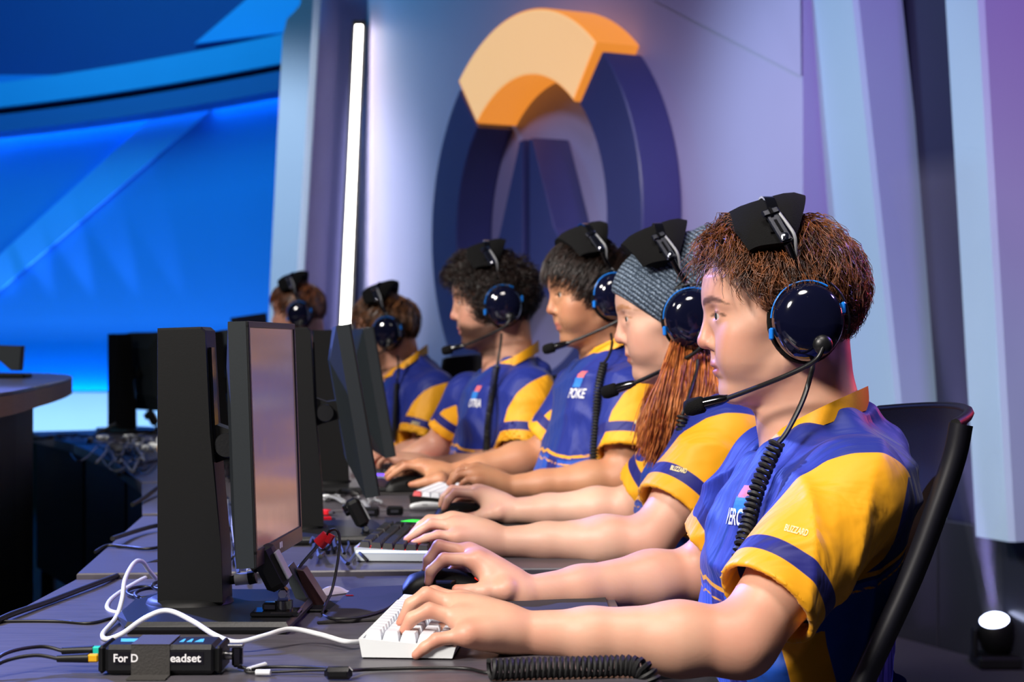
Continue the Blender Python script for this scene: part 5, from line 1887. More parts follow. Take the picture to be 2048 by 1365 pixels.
cord(4, [P(795, 712, 5.82), P(797, 740, 5.80), P(793, 770, 5.79)],
     [P(793, 768, 5.79), P(790, 830, 5.78), P(787, 880, 5.78)], .0075, .003, 22, 8)

# ---------------------------------------------------------------- keyboards
def keycap_mesh(w, d, h, name='keycap'):
    mb = MB()
    t = .0026
    lo = [(-w / 2, -d / 2, 0), (w / 2, -d / 2, 0), (w / 2, d / 2, 0), (-w / 2, d / 2, 0)]
    m1 = [(x * (1 - 2 * t / w * .9), y * (1 - 2 * t / d * .9), h * .93) for x, y, _ in lo]
    hi = [(x * (1 - 2 * t / w * 1.25), y * (1 - 2 * t / d * 1.25), h) for x, y, _ in lo]
    fs = []
    for r in range(2):
        for i in range(4):
            j = (i + 1) % 4
            fs.append((r * 4 + i, r * 4 + j, r * 4 + 4 + j, r * 4 + 4 + i))
    fs += [(3, 2, 1, 0), (8, 9, 10, 11)]
    return mb.add(lo + m1 + hi, fs).mesh(name)


R60 = [[1] * 13 + [2], [1.5] + [1] * 12 + [1.5], [1.75] + [1] * 11 + [2.25], [2.25] + [1] * 10 + [2.75], [1.25] * 3 + [6.25] + [1.25] * 4]
RTKL = [[1, -1] + [1] * 4 + [-.5] + [1] * 4 + [-.5] + [1] * 4 + [-.25] + [1] * 3] + \
       [r + [-.25] + ([1] * 3 if i in (0, 1) else ([-1, 1, -1] if i == 3 else ([1] * 3 if i == 4 else []))) for i, r in enumerate(R60)]


def make_keyboard(label, corner, ang, rows, u, casem, keym, z, hb=.024, hf=.016, tilt_mat=None, glow=None, accent=None, pad=.006, strip=None):
    """corner: near-left ground corner seen from the camera; local x = towards the player, y = along the rows"""
    n = len(rows); W_ = n * u + 2 * pad; L_ = max(sum(abs(k) for k in r) for r in rows) * u + 2 * pad
    Mx = Matrix.Translation((corner[0], corner[1], z)) @ Matrix.Rotation(ang, 4, 'Z')
    t = thing('keyboard', label, 'keyboard', group='keyboards on the desks', matrix=Mx)
    cs = MB()
    o = .004
    lo = [(o, 0, .002), (W_ - o, 0, .002), (W_ - o, L_, .002), (o, L_, .002)]
    hi = [(0, 0, hb), (W_, 0, hf), (W_, L_, hf), (0, L_, hb)]
    i2 = [(pad * .7, pad * .7, hb), (W_ - pad * .7, pad * .7, hf), (W_ - pad * .7, L_ - pad * .7, hf), (pad * .7, L_ - pad * .7, hb)]
    i3 = [(x, y, zz - .006) for x, y, zz in i2]
    fs = [(3, 2, 1, 0)]
    for r in range(3):
        for i in range(4):
            j = (i + 1) % 4
            fs.append((r * 4 + i, r * 4 + j, r * 4 + 4 + j, r * 4 + 4 + i))
    fs.append((12, 13, 14, 15))
    cs.add(lo + hi + i2 + i3, fs).build('case', casem, t)
    for (x, y) in ((.012, .012), (W_ - .012, .012), (.012, L_ - .012), (W_ - .012, L_ - .012)):
        MB().box((x, y, .001), (.014, .02, .002)).build('foot', M['rubber'], t)
    if glow:
        MB().box((W_ / 2, L_ / 2, (hb + hf) / 2 - .003), (W_ - pad * 2, L_ - pad * 2, .001), 0, Matrix.Rotation(0, 4, 'X')).build('glow_plate', glow, t)
    if strip:
        MB().box((W_ / 2, -.0005, (hb + hf) / 2 - .003), (W_ * .94, .002, .004), .0005).build('light_strip', strip, t)
    sl = math.atan2(hb - hf, W_)
    cache = {}
    for ri, r in enumerate(rows):
        y = pad
        for kw in r:
            if kw < 0:
                y += -kw * u; continue
            if kw not in cache: cache[kw] = keycap_mesh(u - .0014, kw * u - .0014, .0105)
            x = pad + (ri + .5) * u
            zz = hb + (hf - hb) * (x / W_) - .0005
            mm = keym
            o_ = link_mesh('keycap', cache[kw], keym, t)
            o_.location = (x, y + kw * u / 2, zz)
            o_.rotation_euler = (0, sl, 0)
            if accent and (ri, round(y, 3)) == accent[0]:
                me = cache[kw].copy(); me.materials.clear(); me.materials.append(accent[1]); o_.data = me
            y += kw * u
    return t


M['key_white'] = mat('key_white', '#dfe2ea', .4, var=.03)
M['key_dark'] = mat('key_dark', '#17181c', .5, var=.1)
M['case_silver'] = mat('case_silver', '#b4bcc4', .35, var=.04)
make_keyboard('white compact keyboard under the nearest hand', (-.180, 2.112), math.radians(-4.5), R60, .0205, M['white_plastic'], M['key_white'], DZ[0], .024, .015)
make_keyboard('silver keyboard with red backlit keys under the second player hand', (-.262, 2.985), math.radians(-3), RTKL, .0195, M['case_silver'], M['key_dark'], DZ[1], .024, .016, glow=M['led_red'], strip=M['led_soft'])
make_keyboard('black keyboard with one red key under the third player hand', (-.225, 3.93), math.radians(-9), R60, .0200, M['matte_black'], M['key_white'], DZ[2], .026, .018)
make_keyboard('black keyboard with violet and red glow under the fourth player hand', (-.400, 4.66), math.radians(-14), RTKL, .0190, M['case_silver'], M['key_dark'], DZ[3], .024, .018, glow=M['led_red'], strip=M['led_purple'])
make_keyboard('black keyboard in front of the fifth player', (-.66, 5.70), math.radians(-20), R60, .0195, M['matte_black'], M['key_dark'], DZ[4], .024, .018)
# the red key of the third keyboard
k3 = bpy.data.objects.get('keyboard.002')
ks = [c for c in k3.children if c.name.startswith('keycap')]
kc = min(ks, key=lambda c: (c.location.y, abs(c.location.x - .05)))
me = kc.data.copy(); me.materials.clear(); me.materials.append(M['red_plastic']); kc.data = me; kc['label'] = 'red keycap'


# ---------------------------------------------------------------- mouse pads and mice
def slab(name, label, cat, pts, z, th, m, bevel=.001, group=None):
    o = MB().prism(pts, z, z + th, bevel=bevel).build(name, m)
    return tag(o, label, cat, group)


t = thing('mouse_pad', 'dark cloth mouse pad with red tag on the nearest desk', 'mouse pad', (-.05, 2.6, DZ[0]), group='mouse pads')
pts = [tuple(v)[:2] for v in (PD(634, 1250), PD(700, 1186), PD(722, 1181))] + [(.05, 2.80), (.135, 2.80), (.135, 2.50), (-.10, 2.42)]
MB().prism(pts, DZ[0] + .0004, DZ[0] + .0045, bevel=.001).build('cloth', M['pad_cloth'], t, world=True)
q = PD(699, 1192, DZ[0] + .005)
MB().box(q + Vector((0, 0, .0004)), (.011, .006, .0008)).build('red_tag', M['red_plastic'], t, world=True)
M['pad_green'] = mat('pad_green', '#3c4a2a', .8, var=.2, scale=20)
t = thing('mouse_pad', 'dark mouse pad with green mark on the second desk', 'mouse pad', (-.05, 3.55, DZ[1]), group='mouse pads')
z = DZ[1]
a_, b_ = PD(770, 1039, z), PD(778, 1076, z)
MB().prism([(b_.x, b_.y), (a_.x, a_.y), (.03, 3.80), (.07, 3.40)], z + .0004, z + .004, bevel=.001).build('cloth', M['pad_cloth'], t, world=True)
g = PD(832, 1042, z + .0045)
MB().prism([(g.x - .03, g.y - .01), (g.x + .022, g.y - .03), (g.x + .028, g.y + .0), (g.x - .01, g.y + .02)], z + .004, z + .0046).build('green_mark', M['emissive_green'], t, world=True)  # green mark on the cloth with its own emission
t = thing('mouse_pad', 'black mouse pad under the third player hand', 'mouse pad', (-.2, 4.4, DZ[2]), group='mouse pads')
MB().prism([(-.38, 4.24), (-.06, 4.28), (-.10, 4.62), (-.42, 4.56)], DZ[2] + .0004, DZ[2] + .004, bevel=.001).build('cloth', M['pad_cloth'], t, world=True)


def make_mouse(label, at_, z, ang, glow):
    Mx = Matrix.Translation((at_[0], at_[1], z)) @ Matrix.Rotation(ang, 4, 'Z')
    t = thing('computer_mouse', label, 'mouse', matrix=Mx, group='computer mice')
    rows = []
    for i in range(13):
        s = i / 12; x = -.062 + .124 * s
        hgt = .010 + .026 * math.sin(math.pi * min(1, .12 + s * .82)) ** .8
        wd = .026 + .007 * math.cos(2 * math.pi * (s - .05)) * .5 + .003
        if i in (0, 12): wd *= .8; hgt *= .55
        rows.append([(x, wd * math.cos(a) * 1.0, .002 + hgt * max(0, math.sin(a)) ** .7) for a in [math.pi * k / 12 for k in range(13)]])
    MB().grid(rows, .004).build('shell', M['matte_black'], t, smooth=60)
    MB().box((-.026, 0, .031), (.022, .007, .010), .003).build('scroll_wheel', M['rubber'], t)
    for s in (-1, 1):
        MB().box((.0, s * .0315, .022), (.03, .003, .007), .001).build('side_button', M['gloss_black'], t)
    MB().box((.050, 0, .018), (.022, .040, .016), .004).build('glow_logo', glow, t)
    MB().box((.0, 0, .0012), (.11, .05, .0016), .0005).build('skates', M['black_plastic'], t)
    return t


q = P(890, 1186, 2.625); make_mouse('black mouse with red glow under the nearest player hand', (q.x, 2.625), DZ[0] + .0046, math.radians(4), M['led_red'])
q = P(930, 1020, 3.64); make_mouse('black mouse on the dark green pad', (q.x, 3.64), DZ[1] + .0046, math.radians(4), M['black_plastic'])
q = P(822, 960, 4.31); make_mouse('mouse glowing violet under the third player hand', (q.x, 4.31), DZ[2] + .0046, math.radians(8), M['led_purple'])


# ---------------------------------------------------------------- cables
def cable(label, pts, r, m, n=8, group=None, name='cable', sides=7):
    o = MB().tube(catmull(pts, n), r, sides).build(name, m, None, smooth=60)
    return tag(o, label, 'cable', group)


zc = lambda p, dz: Vector((p.x, p.y, p.z + dz))
wc = [P(722, 1284, 2.19), P(690, 1284, 2.17), P(640, 1270, 2.20), P(580, 1259, 2.20), P(530, 1272, 2.17), P(475, 1285, 2.15), P(430, 1271, 2.16), P(385, 1243, 2.19), P(335, 1222, 2.22),
      P(290, 1237, 2.22), P(245, 1268, 2.235), P(214, 1279, 2.235), P(206, 1268, 2.27), P(232, 1236, 2.38), P(244, 1200, 2.46), P(250, 1160, 2.56), P(268, 1127, 2.64), P(284, 1124, 2.68), P(298, 1142, 2.70), P(312, 1158, 2.72)]
cable('white cable looping from the white keyboard past the nearest stand', wc, .0033, M['cable_white'])
cable('second white cable curled beside the nearest stand', [PD(345, 1168), PD(325, 1156), PD(300, 1153), PD(262, 1172), PD(226, 1196), PD(214, 1214), PD(226, 1225), PD(262, 1227), PD(300, 1226)], .0033, M['cable_white'])
cable('thick black cable running off the nearest desk edge', [P(-60, 1290, 2.30), PD(0, 1240, ZD + .005), PD(100, 1203, ZD + .005), PD(200, 1165, ZD + .006), P(275, 1137, 2.95), P(345, 1113, 3.0)], .0042, M['cable_black'])
cable('thin black cable lying flat across the nearest desk', [PD(-60, 1246, ZD + .002), PD(20, 1243, ZD + .002), PD(110, 1243, ZD + .002), PD(180, 1247, ZD + .002), PD(225, 1237, ZD + .002), PD(290, 1230, ZD + .004)], .0021, M['cable_black'])
cable('black cable from the seam to the second desk edge', [P(190, 1105, 3.15), PD(215, 1092, ZD + .012), PD(250, 1094, ZD + .012), PD(300, 1098, ZD + .012), PD(345, 1088, ZD + .012)], .003, M['cable_black'])
cable('black cable arching over the second desk edge', [P(225, 1078, 3.20), P(262, 1066, 3.35), P(300, 1055, 3.45), P(345, 1046, 3.5)], .0045, M['cable_black'])
# loops of lead behind the nearest stand
for k, (x, y, rr) in enumerate(((290, 1185, 24), (315, 1190, 30), (335, 1172, 20))):
    pts = []
    for i in range(13):
        a = 2 * math.pi * i / 12 * .9 + k
        pts.append(PD(x + rr * 1.5 * math.cos(a), y + rr * .45 * math.sin(a), ZD + .004 + .006 * k))
    cable('black cable coil lying behind the nearest monitor stand', pts, .0026, M['cable_black'], 5, 'cable coils behind the nearest stand')
# headset amplifier box with its plugs
t = thing('headset_box', 'small black adapter box with white label and tape strip', 'adapter', (-.393, 2.03, DZ[0]))
zb = DZ[0]
bw, bd, bh = .124, .062, .033
bxx, bxy = -.392, 2.033
MB().box((bxx, bxy, zb + .0015 + bh / 2), (bw, bd, bh), .005).build('case', M['black_plastic'], t, world=True)
for s in (-1, 1):
    MB().box((bxx + s * (bw / 2 + .003), bxy, zb + .0015 + bh / 2), (.008, bd * .96, bh * .94), .003).build('end_cap', M['matte_black'], t, world=True)
tp = MB()
tp.box((bxx - .010, bxy - bd / 2 - .0006, zb + .0015 + bh / 2), (.043, .0012, bh + .001))
tp.box((bxx - .010, bxy, zb + bh + .0022), (.043, bd + .0024, .0012))
tp.box((bxx - .010, bxy - bd / 2 - .014, zb + .0012), (.043, .030, .001))
tp.build('tape', M['tape'], t, world=True)['label'] = 'grey gaffer tape strip'
MB().box((bxx, bxy - bd / 2 - .0002, zb + .020), (.098, .0008, .0135)).build('label_plate', M['gloss_black'], t, world=True)


def text_mesh(s, size, extrude=.0003):
    cu = bpy.data.curves.new('t', 'FONT'); cu.body = s; cu.size = size; cu.offset = size * .018; cu.extrude = extrude
    cu.align_x = 'CENTER'; cu.align_y = 'CENTER'
    o = bpy.data.objects.new('t', cu); COL.objects.link(o)
    bpy.context.view_layer.update()
    dg = bpy.context.evaluated_depsgraph_get()
    me = bpy.data.meshes.new_from_object(o.evaluated_get(dg))
    bpy.data.objects.remove(o)
    return me


M['print_white'] = mat('print_white', '#e8e8ea', .6, var=.02)
M['print_cyan'] = mat('print_cyan', '#3fa8d8', .6, var=.02)


def put_text(s, size, loc, parent, m, rot=(math.pi / 2, 0, 0), name='lettering', width=None):
    me = text_mesh(s, size)
    if width:
        xs = [v.co.x for v in me.vertices]; k = width / (max(xs) - min(xs))
        for v in me.vertices: v.co.x *= k
    from mathutils import Euler
    Mx = MATS[parent.name].inverted() @ Matrix.Translation(loc) @ Euler(rot).to_matrix().to_4x4()
    me.transform(Mx)
    return link_mesh(name, me, m, parent)


put_text('For D', .0125, (bxx - .0375, bxy - bd / 2 - .0010, zb + .0198), t, M['print_white'], width=.027)
put_text('eadset', .0125, (bxx + .029, bxy - bd / 2 - .0010, zb + .0198), t, M['print_white'], width=.034)
MB().prism([(bxx - .048, bxy - .008), (bxx - .033, bxy - .008), (bxx - .030, bxy + .012), (bxx - .052, bxy + .012)], zb + bh + .0016, zb + bh + .0019).build('print_mark', M['print_cyan'], t, world=True)
for k, (x0, w_) in enumerate(((.018, .005), (.026, .006), (.035, .010))):
    MB().prism([(bxx + x0, bxy - .010), (bxx + x0 + w_, bxy - .010), (bxx + x0 + w_ * .8, bxy + .010), (bxx + x0 + w_ * .4, bxy + .010)], zb + bh + .0016, zb + bh + .0019).build('print_mark', M['print_cyan'], t, world=True)
xr = bxx + bw / 2 + .007
MB().tube([(xr, bxy - .006, zb + .019), (xr + .008, bxy - .006, zb + .019)], .005, 14).build('socket', M['steel'], t, world=True, smooth=40)
MB().box((xr + .014, bxy - .006, zb + .018), (.012, .013, .024), .003).build('angled_plug', M['gloss_black'], t, world=True)
MB().box((xr + .012, bxy - .006, zb + .030), (.018, .012, .004), .001).build('plug_cap', M['steel'], t, world=True)
xl = bxx - bw / 2 - .007
for k, (dy, dz, mm) in enumerate(((-.012, .017, 'yellow_plastic'), (.010, .022, 'teal_plastic'))):
    MB().tube([(xl, bxy + dy, zb + dz), (xl - .004, bxy + dy, zb + dz)], .0028, 10).build('jack', M['steel'], t, world=True, smooth=40)
    MB().box((xl - .009, bxy + dy, zb + dz), (.012, .009, .009), .0015).build('plug_collar', M[mm], t, world=True)
    MB().tube([(xl - .014, bxy + dy, zb + dz), (xl - .050, bxy + dy + .002, zb + dz - .001)], [.0055, .0042], 10).build('plug_body', M['matte_black'], t, world=True, smooth=40)
    cable('black lead with %s plug leaving the adapter box' % ('yellow' if k == 0 else 'teal'),
          [(xl - .050, bxy + dy + .002, zb + dz - .001), (xl - .075, bxy + dy, zb + .020 + .006 * k), (xl - .105, bxy - .03, zb + .016 + .008 * k), (xl - .125, bxy - .07, zb + .004), (xl - .14, bxy - .14, zb + .004)], .0022, M['cable_black'])
# inline remote and lead
t2 = thing('inline_switch', 'small glossy black inline switch on the headset lead', 'switch', PD(677, 1346))
c_ = PD(677, 1347, DZ[0] + .008)
MB().box(c_, (.031, .014, .0135), .004).build('case', M['gloss_black'], t2, world=True)
MB().box(c_ + Vector((0, -.0072, 0)), (.02, .001, .006), .0004).build('slider', M['matte_black'], t2, world=True)
p0 = Vector((xr + .014, bxy - .006, zb + .006))
cable('black lead between adapter box and inline switch', [p0, p0 + Vector((.010, 0, -.002)), PD(500, 1341, ZD + .004), PD(540, 1335, ZD + .004), PD(600, 1335, ZD + .005), PD(660, 1338, ZD + .007)], .0021, M['cable_black'])
cable('second black strand between adapter box and inline switch', [p0 + Vector((.01, .002, -.002)), PD(495, 1345, ZD + .003), PD(545, 1345, ZD + .003), PD(610, 1342, ZD + .005), PD(660, 1341, ZD + .006)], .0018, M['cable_black'])
tg = thing('cable_tag', 'clear cable tags on the lead by the inline switch', 'tag', PD(517, 1342))
for (a, b) in (((497, 1341), (530, 1331)), ((512, 1346), (541, 1346))):
    MB().tube([PD(a[0], a[1], ZD + .004), PD(b[0], b[1], ZD + .0045)], .0036, 8).build('sleeve', M['cable_white'], tg, world=True, smooth=60)
cable('black straight lead between inline switch and coiled cord', [PD(692, 1343, ZD + .007), PD(740, 1340, ZD + .003), PD(850, 1337, ZD + .003), PD(930, 1338, ZD + .003), PD(970, 1346, ZD + .003), PD(990, 1344, ZD + .004)], .0021, M['cable_black'])
cc = coil([PD(978, 1340, ZD + .0125), PD(1060, 1337, ZD + .0125), PD(1160, 1335, ZD + .0125), PD(1225, 1333, ZD + .0125), PD(1262, 1333, ZD + .0125), P(1288, 1342, 1.99), P(1302, 1366, 1.99), P(1306, 1400, 1.99), P(1307, 1450, 1.99)], .0100, .0028, 38, 12).build('coiled_cord', M['rubber'], None, smooth=60)
tag(cc, 'thick black coiled cord lying along the nearest desk edge', 'cable')

# ---------------------------------------------------------------- mouse bungee, cameras, packet
t = thing('mouse_bungee', 'black wedge mouse bungee with steel rod and red tip', 'mouse bungee', PD(630, 1222))
M['bungee_face'] = mat('bungee_face', '#2a1214', .4, var=.1)
def bpl(pts, Y, d, m, nm):
    mb = MB(); Q = [P(x, y, Y) for x, y in pts]
    mb.prism([(v.x, v.z) for v in Q], 0, d, Matrix(((1, 0, 0, 0), (0, 0, 1, Y), (0, 1, 0, 0), (0, 0, 0, 1))), bevel=.0015)
    return mb.build(nm, m, t, world=True)
bpl([(592, 1139), (606, 1141), (652, 1212), (652, 1216), (621, 1216)], 2.52, .05, M['bungee_face'], 'front_wedge')
bpl([(567, 1142), (578, 1133), (624, 1216), (598, 1216)], 2.50, .055, M['panel_back'], 'rear_wedge')
MB().tube([P(593, 1141, 2.54), P(644, 1082, 2.54)], .0024, 8).build('rod', M['steel'], t, world=True, smooth=60)
MB().tube([P(637, 1090, 2.54), P(655, 1071, 2.54)], [.0095, .0085], 12).build('red_tip', M['red_plastic'], t, world=True, smooth=40)
MB().tube([P(655, 1086, 2.53), P(664, 1070, 2.53)], .005, 10).build('clip', M['red_plastic'], t, world=True, smooth=40)
MB().box(PD(628, 1218, DZ[0] + .002) + Vector((0, .02, 0)), (.075, .09, .004), .001).build('foot', M['matte_black'], t, world=True)
cable('thin grey mouse cable over the red bungee tip', [P(652, 1076, 2.54), P(660, 1062, 2.535), P(673, 1061, 2.53), P(679, 1078, 2.53), P(676, 1120, 2.52), P(664, 1180, 2.50), P(648, 1216, 2.46), PD(646, 1230, ZD + .003), PD(668, 1238, ZD + .007), PD(720, 1235, ZD + .007), PD(770, 1220, ZD + .007), PD(800, 1198, ZD + .007), P(828, 1188, 2.62)], .0021, M['rubber'])


def make_cam(label, base, zb, s=1.0, ang=0.0):
    """small action camera leaning on a clip mount"""
    Mx = Matrix.Translation((base[0], base[1], zb)) @ Matrix.Rotation(ang, 4, 'Z') @ Matrix.Scale(s, 4)
    t = thing('action_camera', label, 'camera', matrix=Mx, group='small cameras on clip mounts')
    MB().box((0, 0, .004), (.064, .046, .007), .002).build('mount_plate', M['gloss_black'], t)
    MB().box((-.008, 0, .012), (.020, .018, .012), .003).build('buckle', M['gloss_black'], t)
    MB().tube([(.010, 0, .007), (.010, 0, .020)], .012, 14).build('swivel', M['gloss_black'], t, smooth=40)
    for dy in (-.007, 0, .007):
        MB().prism([(.002, .014), (.018, .014), (.015, .034), (.010, .039), (.004, .034)], dy - .0022, dy + .0022, Matrix(((1, 0, 0, 0), (0, 0, 1, 0), (0, 1, 0, 0), (0, 0, 0, 1)))).build('prong', M['gloss_black'], t)
    MB().tube([(.0095, -.014, .030), (.0095, .014, .030)], .006, 6).build('thumb_screw', M['steel'], t, smooth=30)
    Mc = Matrix.Translation((-.008, 0, .064)) @ Matrix.Rotation(math.radians(-27), 4, 'Y')
    MB().box((0, 0, 0), (.030, .044, .062), .007, Mc).build('body', M['matte_black'], t)
    MB().box((.0165, 0, -.004), (.004, .036, .040), .0012, Mc).build('side_frame', M['cable_grey'], t)
    MB().lathe([(.0125, 0), (.0125, .007), (.010, .009), (.0, .0085)], 18, Mc @ Matrix.Translation((-.015, .006, .014)) @ Matrix.Rotation(math.radians(-90), 4, 'Y')).build('lens', M['gloss_black'], t, smooth=40)
    return t


q = P(553, 1250, 2.345)
make_cam('small black camera on a clip mount on the nearest stand foot', (q.x, 2.345), DZ[0] + .016, .98)
q = P(722, 1078, 3.28)
make_cam('small black camera on a clip mount on the second desk', (q.x, 3.28), DZ[1], .85, .2)
q = P(308, 868, 7.0)
make_cam('tiny black camera on the farthest desk', (q.x, 7.0), DZ[5], 1.0, .3)

# crumpled white paper packet
t_ = MB()
rows = []
for i in range(15):
    s = i / 14; x = 628 + 76 * s
    hgt = 13 * math.sin(math.pi * min(1, s * 1.15)) ** .6 * (1 if s < .87 else .35) + .8
    base = PD(x, 1192 - 8 * s, DZ[0] + .001)
    rows.append([base + Vector((0, .018 * math.cos(a) * (1.1 - s * .6), max(0, math.sin(a)) * hgt * .00072 * (1 + .18 * math.sin(7 * s + 3 * a)))) for a in [math.pi * k / 8 for k in range(9)]])
o = t_.grid(rows, .001).build('paper_packet', M['paper'], None, smooth=40)
tag(o, 'crumpled white paper packet beside the mouse pad', 'packet')

# plugs and adapters behind the nearest screen
t = thing('display_plug', 'pale grey cable plug sticking out behind the nearest screen', 'plug', P(480, 1158, 2.5))
MB().tube([P(470, 1160, 2.5), P(497, 1157, 2.5)], .0085, 10).build('shell', M['cable_white'], t, world=True, smooth=40)
MB().tube([P(440, 1166, 2.5), P(470, 1160, 2.5)], [.004, .0065], 10).build('strain_relief', M['cable_black'], t, world=True, smooth=40)
MB().tube([P(497, 1157, 2.5), P(512, 1154, 2.5)], .0095, 10).build('collar', M['matte_black'], t, world=True, smooth=40)
cable('black cable from the pale plug down to the desk', [P(440, 1166, 2.5), P(425, 1172, 2.52), P(410, 1190, 2.6), PD(395, 1200, ZD + .004)], .0035, M['cable_black'])

# ---------------------------------------------------------------- clutter on the far desks: each lead its own object
rng2 = random.Random(12)
def mess(x0, x1, y0, y1, z, n, label, group, mats):
    for k in range(n):
        x = rng2.uniform(x0, x1); y = rng2.uniform(y0, y1)
        w_ = rng2.uniform(.25, .6) * (x1 - x0)
        pts = []
        for i in range(6):
            px = x + w_ * (i / 5 - .5) + rng2.uniform(-4, 4)
            py = y + (y1 - y0) * .22 * math.sin(i * 1.4 + k) + rng2.uniform(-2, 2)
            p = PD(px, max(py, y0 - 4), z + .005 + .012 * rng2.random())
            pts.append(p)
        mm = rng2.choice(mats)
        cable(('grey ' if mm == 'cable_grey' else 'black ') + label, pts, rng2.choice((.0025, .003, .004)), M[mm], 5, group, sides=5)
mess(452, 500, 1000, 1130, DZ[1], 12, 'cable in the tangle behind the nearest screen', 'cable tangle behind the nearest screen', ['cable_black', 'cable_black', 'cable_grey'])
mess(455, 500, 930, 1000, DZ[2], 8, 'cable in the tangle beyond the nearest hinge', 'cable tangle beyond the nearest hinge', ['cable_black', 'cable_grey', 'cable_black'])
mess(628, 720, 1062, 1120, DZ[1], 5, 'cable lying on the second desk by the camera', 'cables on the second desk', ['cable_black'])
mess(625, 760, 985, 1012, DZ[2], 8, 'cable lying on the third desk by the tilted monitor', 'cables on the third desk', ['cable_black', 'cable_black', 'cable_grey'])
mess(180, 335, 882, 950, DZ[4], 12, 'cable in the tangle on the far desks', 'cable tangle on the far desks', ['cable_black', 'cable_black', 'cable_black', 'cable_grey'])
mess(70, 330, 868, 885, DZ[5], 8, 'cable lying along the farthest desk edge', 'cables on the farthest desk', ['cable_black'])
cable('black cable standing up in a bow on the farthest desk', [P(180, 880, 6.9), P(205, 862, 6.9), P(232, 848, 6.9)], .006, M['cable_black'])
cable('black cable drooping over the third desk edge', [P(265, 1010, 3.95), P(290, 995, 4.1), P(318, 975, 4.3), P(345, 965, 4.4)], .005, M['cable_black'])
cable('black cable drooping over the fourth desk edge', [P(238, 950, 5.0), P(270, 935, 5.2), P(310, 922, 5.4), P(345, 912, 5.5)], .006, M['cable_black'])


def plug(label, px, py, z, m, s=1.0, ang=0.0, group='small plugs and adapters on the desks'):
    q = PD(px, py, z)
    Mx = Matrix.Translation(q) @ Matrix.Rotation(ang, 4, 'Z') @ Matrix.Scale(s, 4)
    t = thing('cable_plug', label, 'plug', matrix=Mx, group=group)
    MB().box((0, 0, .008), (.034, .016, .014), .003).build('shell', m, t)
    MB().box((.022, 0, .008), (.012, .012, .007), .001).build('contact', M['steel'], t)
    return t


plug('red cable tie end on the second desk', 650, 1046, DZ[1], M['red_plastic'], .8, .6)
plug('upper red plug beside the second monitor foot', 648, 1032, DZ[1], M['red_plastic'], .9, -.5)
plug('yellow plug on the second desk', 667, 1058, DZ[1], M['yellow_plastic'], .8, .1)
plug('white barrel adapter by the second monitor column', 646, 1003, DZ[2], M['white_plastic'], 1.0, 0)
plug('orange plug on the far desk beside the nearest column', 330, 905, DZ[4], M['yellow_plastic'], 1.4, .3)
for k, (x, y) in enumerate(((232, 898), (250, 904), (276, 897), (292, 902), (310, 897), (205, 882), (258, 880), (180, 886), (335, 892), (325, 886), (240, 905))):
    plug('small pale plug in the tangle on the far desks', x, y, DZ[4], M['white_plastic'], 1.25, k * .7, 'pale plugs on the far desks')
plug('orange plug at the left end of the farthest desk', 98, 880, DZ[5], M['yellow_plastic'], 1.1, .3)
for k, (x, y) in enumerate(((790, 1022), (742, 1024))):
    t = thing('hub_box', ('small dark hub on the third desk near its front edge', 'small dark dongle on the third desk by the tilted monitor')[k], 'adapter', PD(x, y, DZ[2]))
    q = PD(x, y, DZ[2] + .009)
    MB().box(q, (.034, .03, .018), .003).build('case', M['matte_black'], t, world=True)
    MB().box(q + Vector((0, -.0153, 0)), (.016, .001, .006)).build('port', M['steel'], t, world=True)
# white pen-like handset on the third desk
t = thing('white_handset', 'white slim remote lying on the third desk', 'remote', PD(850, 1012, DZ[2]))
MB().tube(catmull([PD(820, 1014, DZ[2] + .007), PD(850, 1011, DZ[2] + .009), PD(885, 1012, DZ[2] + .007)], 5), [.003, .006, .007, .0075, .008, .008, .008, .0075, .007, .006, .003], 10).build('shell', M['white_plastic'], t, world=True, smooth=60)
MB().box(PD(850, 1010, DZ[2] + .0165), (.012, .006, .002), .0006).build('button', M['cable_grey'], t, world=True)

# ---------------------------------------------------------------- screen beyond the row and the dark screen on the high table
t = thing('tall_screen', 'tall dark screen seen from behind beyond the nearest monitor', 'monitor', (P(492, 700, 7.6).x, 7.6, 0.758))
mb = MB(); pl_ = [P(461, 636, 7.55), P(522, 627, 7.75), P(528, 800, 7.72), P(467, 800, 7.52)]
n_ = (pl_[1] - pl_[0]).cross(pl_[3] - pl_[0]).normalized()
mb.add(pl_ + [p + n_ * -.03 for p in pl_], [(0, 1, 2, 3), (7, 6, 5, 4), (0, 4, 5, 1), (1, 5, 6, 2), (2, 6, 7, 3), (3, 7, 4, 0)]).build('panel', M['panel_back'], t, world=True)
MB().box((P(494, 800, 7.7).x, 7.72, .80), (.05, .03, .16), .004).build('stand', M['matte_black'], t, world=True)
MB().box((P(494, 800, 7.7).x, 7.72, .764), (.2, .12, .012), .004).build('foot', M['matte_black'], t, world=True)
t = thing('table_screen', 'dark angular screen standing on the high table', 'monitor', (P(15, 745, 5.2).x, 5.2, 1.01))
q = [P(-60, 690, 5.2), P(44, 692, 5.2), P(40, 742, 5.2), P(22, 742, 5.2), P(0, 722, 5.2), P(-60, 735, 5.2)]
MB().prism([(v.x, v.z) for v in q], 0, .035, Matrix(((1, 0, 0, 0), (0, 0, 1, 5.2), (0, 1, 0, 0), (0, 0, 0, 1))), bevel=.003).build('panel', M['panel_back'], t, world=True)
MB().box((P(20, 745, 5.2).x, 5.215, 1.018), (.10, .09, .014), .004).build('foot', M['matte_black'], t, world=True)

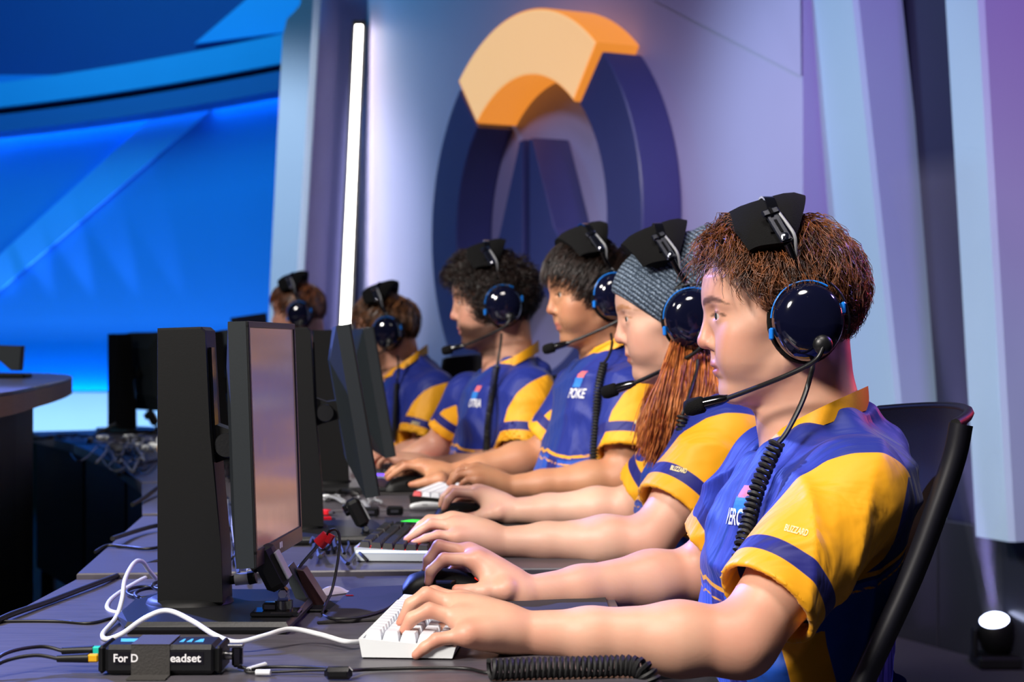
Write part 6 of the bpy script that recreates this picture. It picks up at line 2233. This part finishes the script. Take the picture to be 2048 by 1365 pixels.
# ---------------------------------------------------------------- prints on the jerseys (flat lettering laid on the cloth)
def cloth_print(i, me, centre, right, up, m, name, off=.0012):
    """press a flat mesh (x right, y up) on the jersey of player i, seen along the normal of its plane"""
    c = PEOPLE[i]; bvh = c['bvh']
    r = Vector(right).normalized(); u = Vector(up); u = (u - r * u.dot(r)).normalized(); n = r.cross(u)
    C = Vector(centre)
    bm = bmesh.new(); bm.from_mesh(me)
    bmesh.ops.triangulate(bm, faces=bm.faces)
    inv = MATS[c['root'].name].inverted()
    for v in bm.verts:
        p = C + r * v.co.x + u * v.co.y
        h = bvh.ray_cast(p + n * .25, -n)
        v.co = inv @ ((h[0] + n * (off + max(0, v.co.z))) if h[0] is not None else p)
    bm.to_mesh(me); bm.free()
    return link_mesh(name, me, m, c['root'])


def quad_me(w, h, nx=8, ny=4, skew=0.0):
    mb = MB()
    mb.grid([[(-w / 2 + w * i / nx + skew * (j / ny - .5), -h / 2 + h * j / ny, 0) for i in range(nx + 1)] for j in range(ny + 1)])
    return mb.mesh('print')


def letters(s, size, width, shear=0.0):
    me = text_mesh(s, size, .0002)
    xs = [v.co.x for v in me.vertices]; k = width / (max(xs) - min(xs))
    for v in me.vertices:
        v.co.x = v.co.x * k + shear * v.co.y
    return me


def jersey_prints(i, name_px, tag_s, logo_px, sleeve_px, Yc, Ys, k, face):
    """face: horizontal direction the chest print faces"""
    f = Vector(face).normalized(); rgt = Vector((-f.y, f.x, 0)); rgt = -rgt if rgt.dot(Vector((1, 0, 0))) < 0 else rgt
    if name_px:
        cloth_print(i, letters(tag_s, .030 * k, .052 * k, .12), P(*name_px, Yc), rgt, (.12, 0, 1), M['print_white'], 'name_print')
    if logo_px:
        cloth_print(i, quad_me(.022 * k, .016 * k, skew=.006), P(logo_px[0], logo_px[1], Yc), rgt, (.12, 0, 1), M['flag_red'], 'crest_print')
        cloth_print(i, quad_me(.026 * k, .022 * k, skew=.006), P(logo_px[0] - 12 * k, logo_px[1] + 26 * 2.4 / Yc, Yc), rgt, (.12, 0, 1), M['flag_blue'], 'crest_print')
    if sleeve_px:
        cloth_print(i, letters('BLIZZARD', .011, .026, .25), P(*sleeve_px, Ys), (1, 0, -.22), (.25, 0, 1), M['print_cream'], 'sleeve_print')


M['flag_red'] = mat('flag_red', '#d86a70', .6, var=.3, scale=150)
M['flag_blue'] = mat('flag_blue', '#2a7ad0', .6, var=.3, scale=150)
M['print_cream'] = mat('print_cream', '#fbe7a6', .6, var=.05)
jersey_prints(0, (1478, 1036), 'VERCE', (1506, 984), (1590, 1060), 2.36, 2.18, 1.0, (-.62, -.78, 0))
jersey_prints(2, (1183, 791), 'POKE', (1188, 752), (1280, 846), 4.05, 3.90, 1.0, (-.75, -.66, 0))
jersey_prints(3, (975, 810), 'OTRIA', (980, 780), (1078, 850), 4.75, 4.6, 1.0, (-.75, -.66, 0))
jersey_prints(1, None, '', None, (1355, 938), 3.2, 3.05, 1.0, (-.7, -.7, 0))
jersey_prints(4, None, '', None, (832, 846), 5.9, 5.72, 1.0, (-.7, -.7, 0))
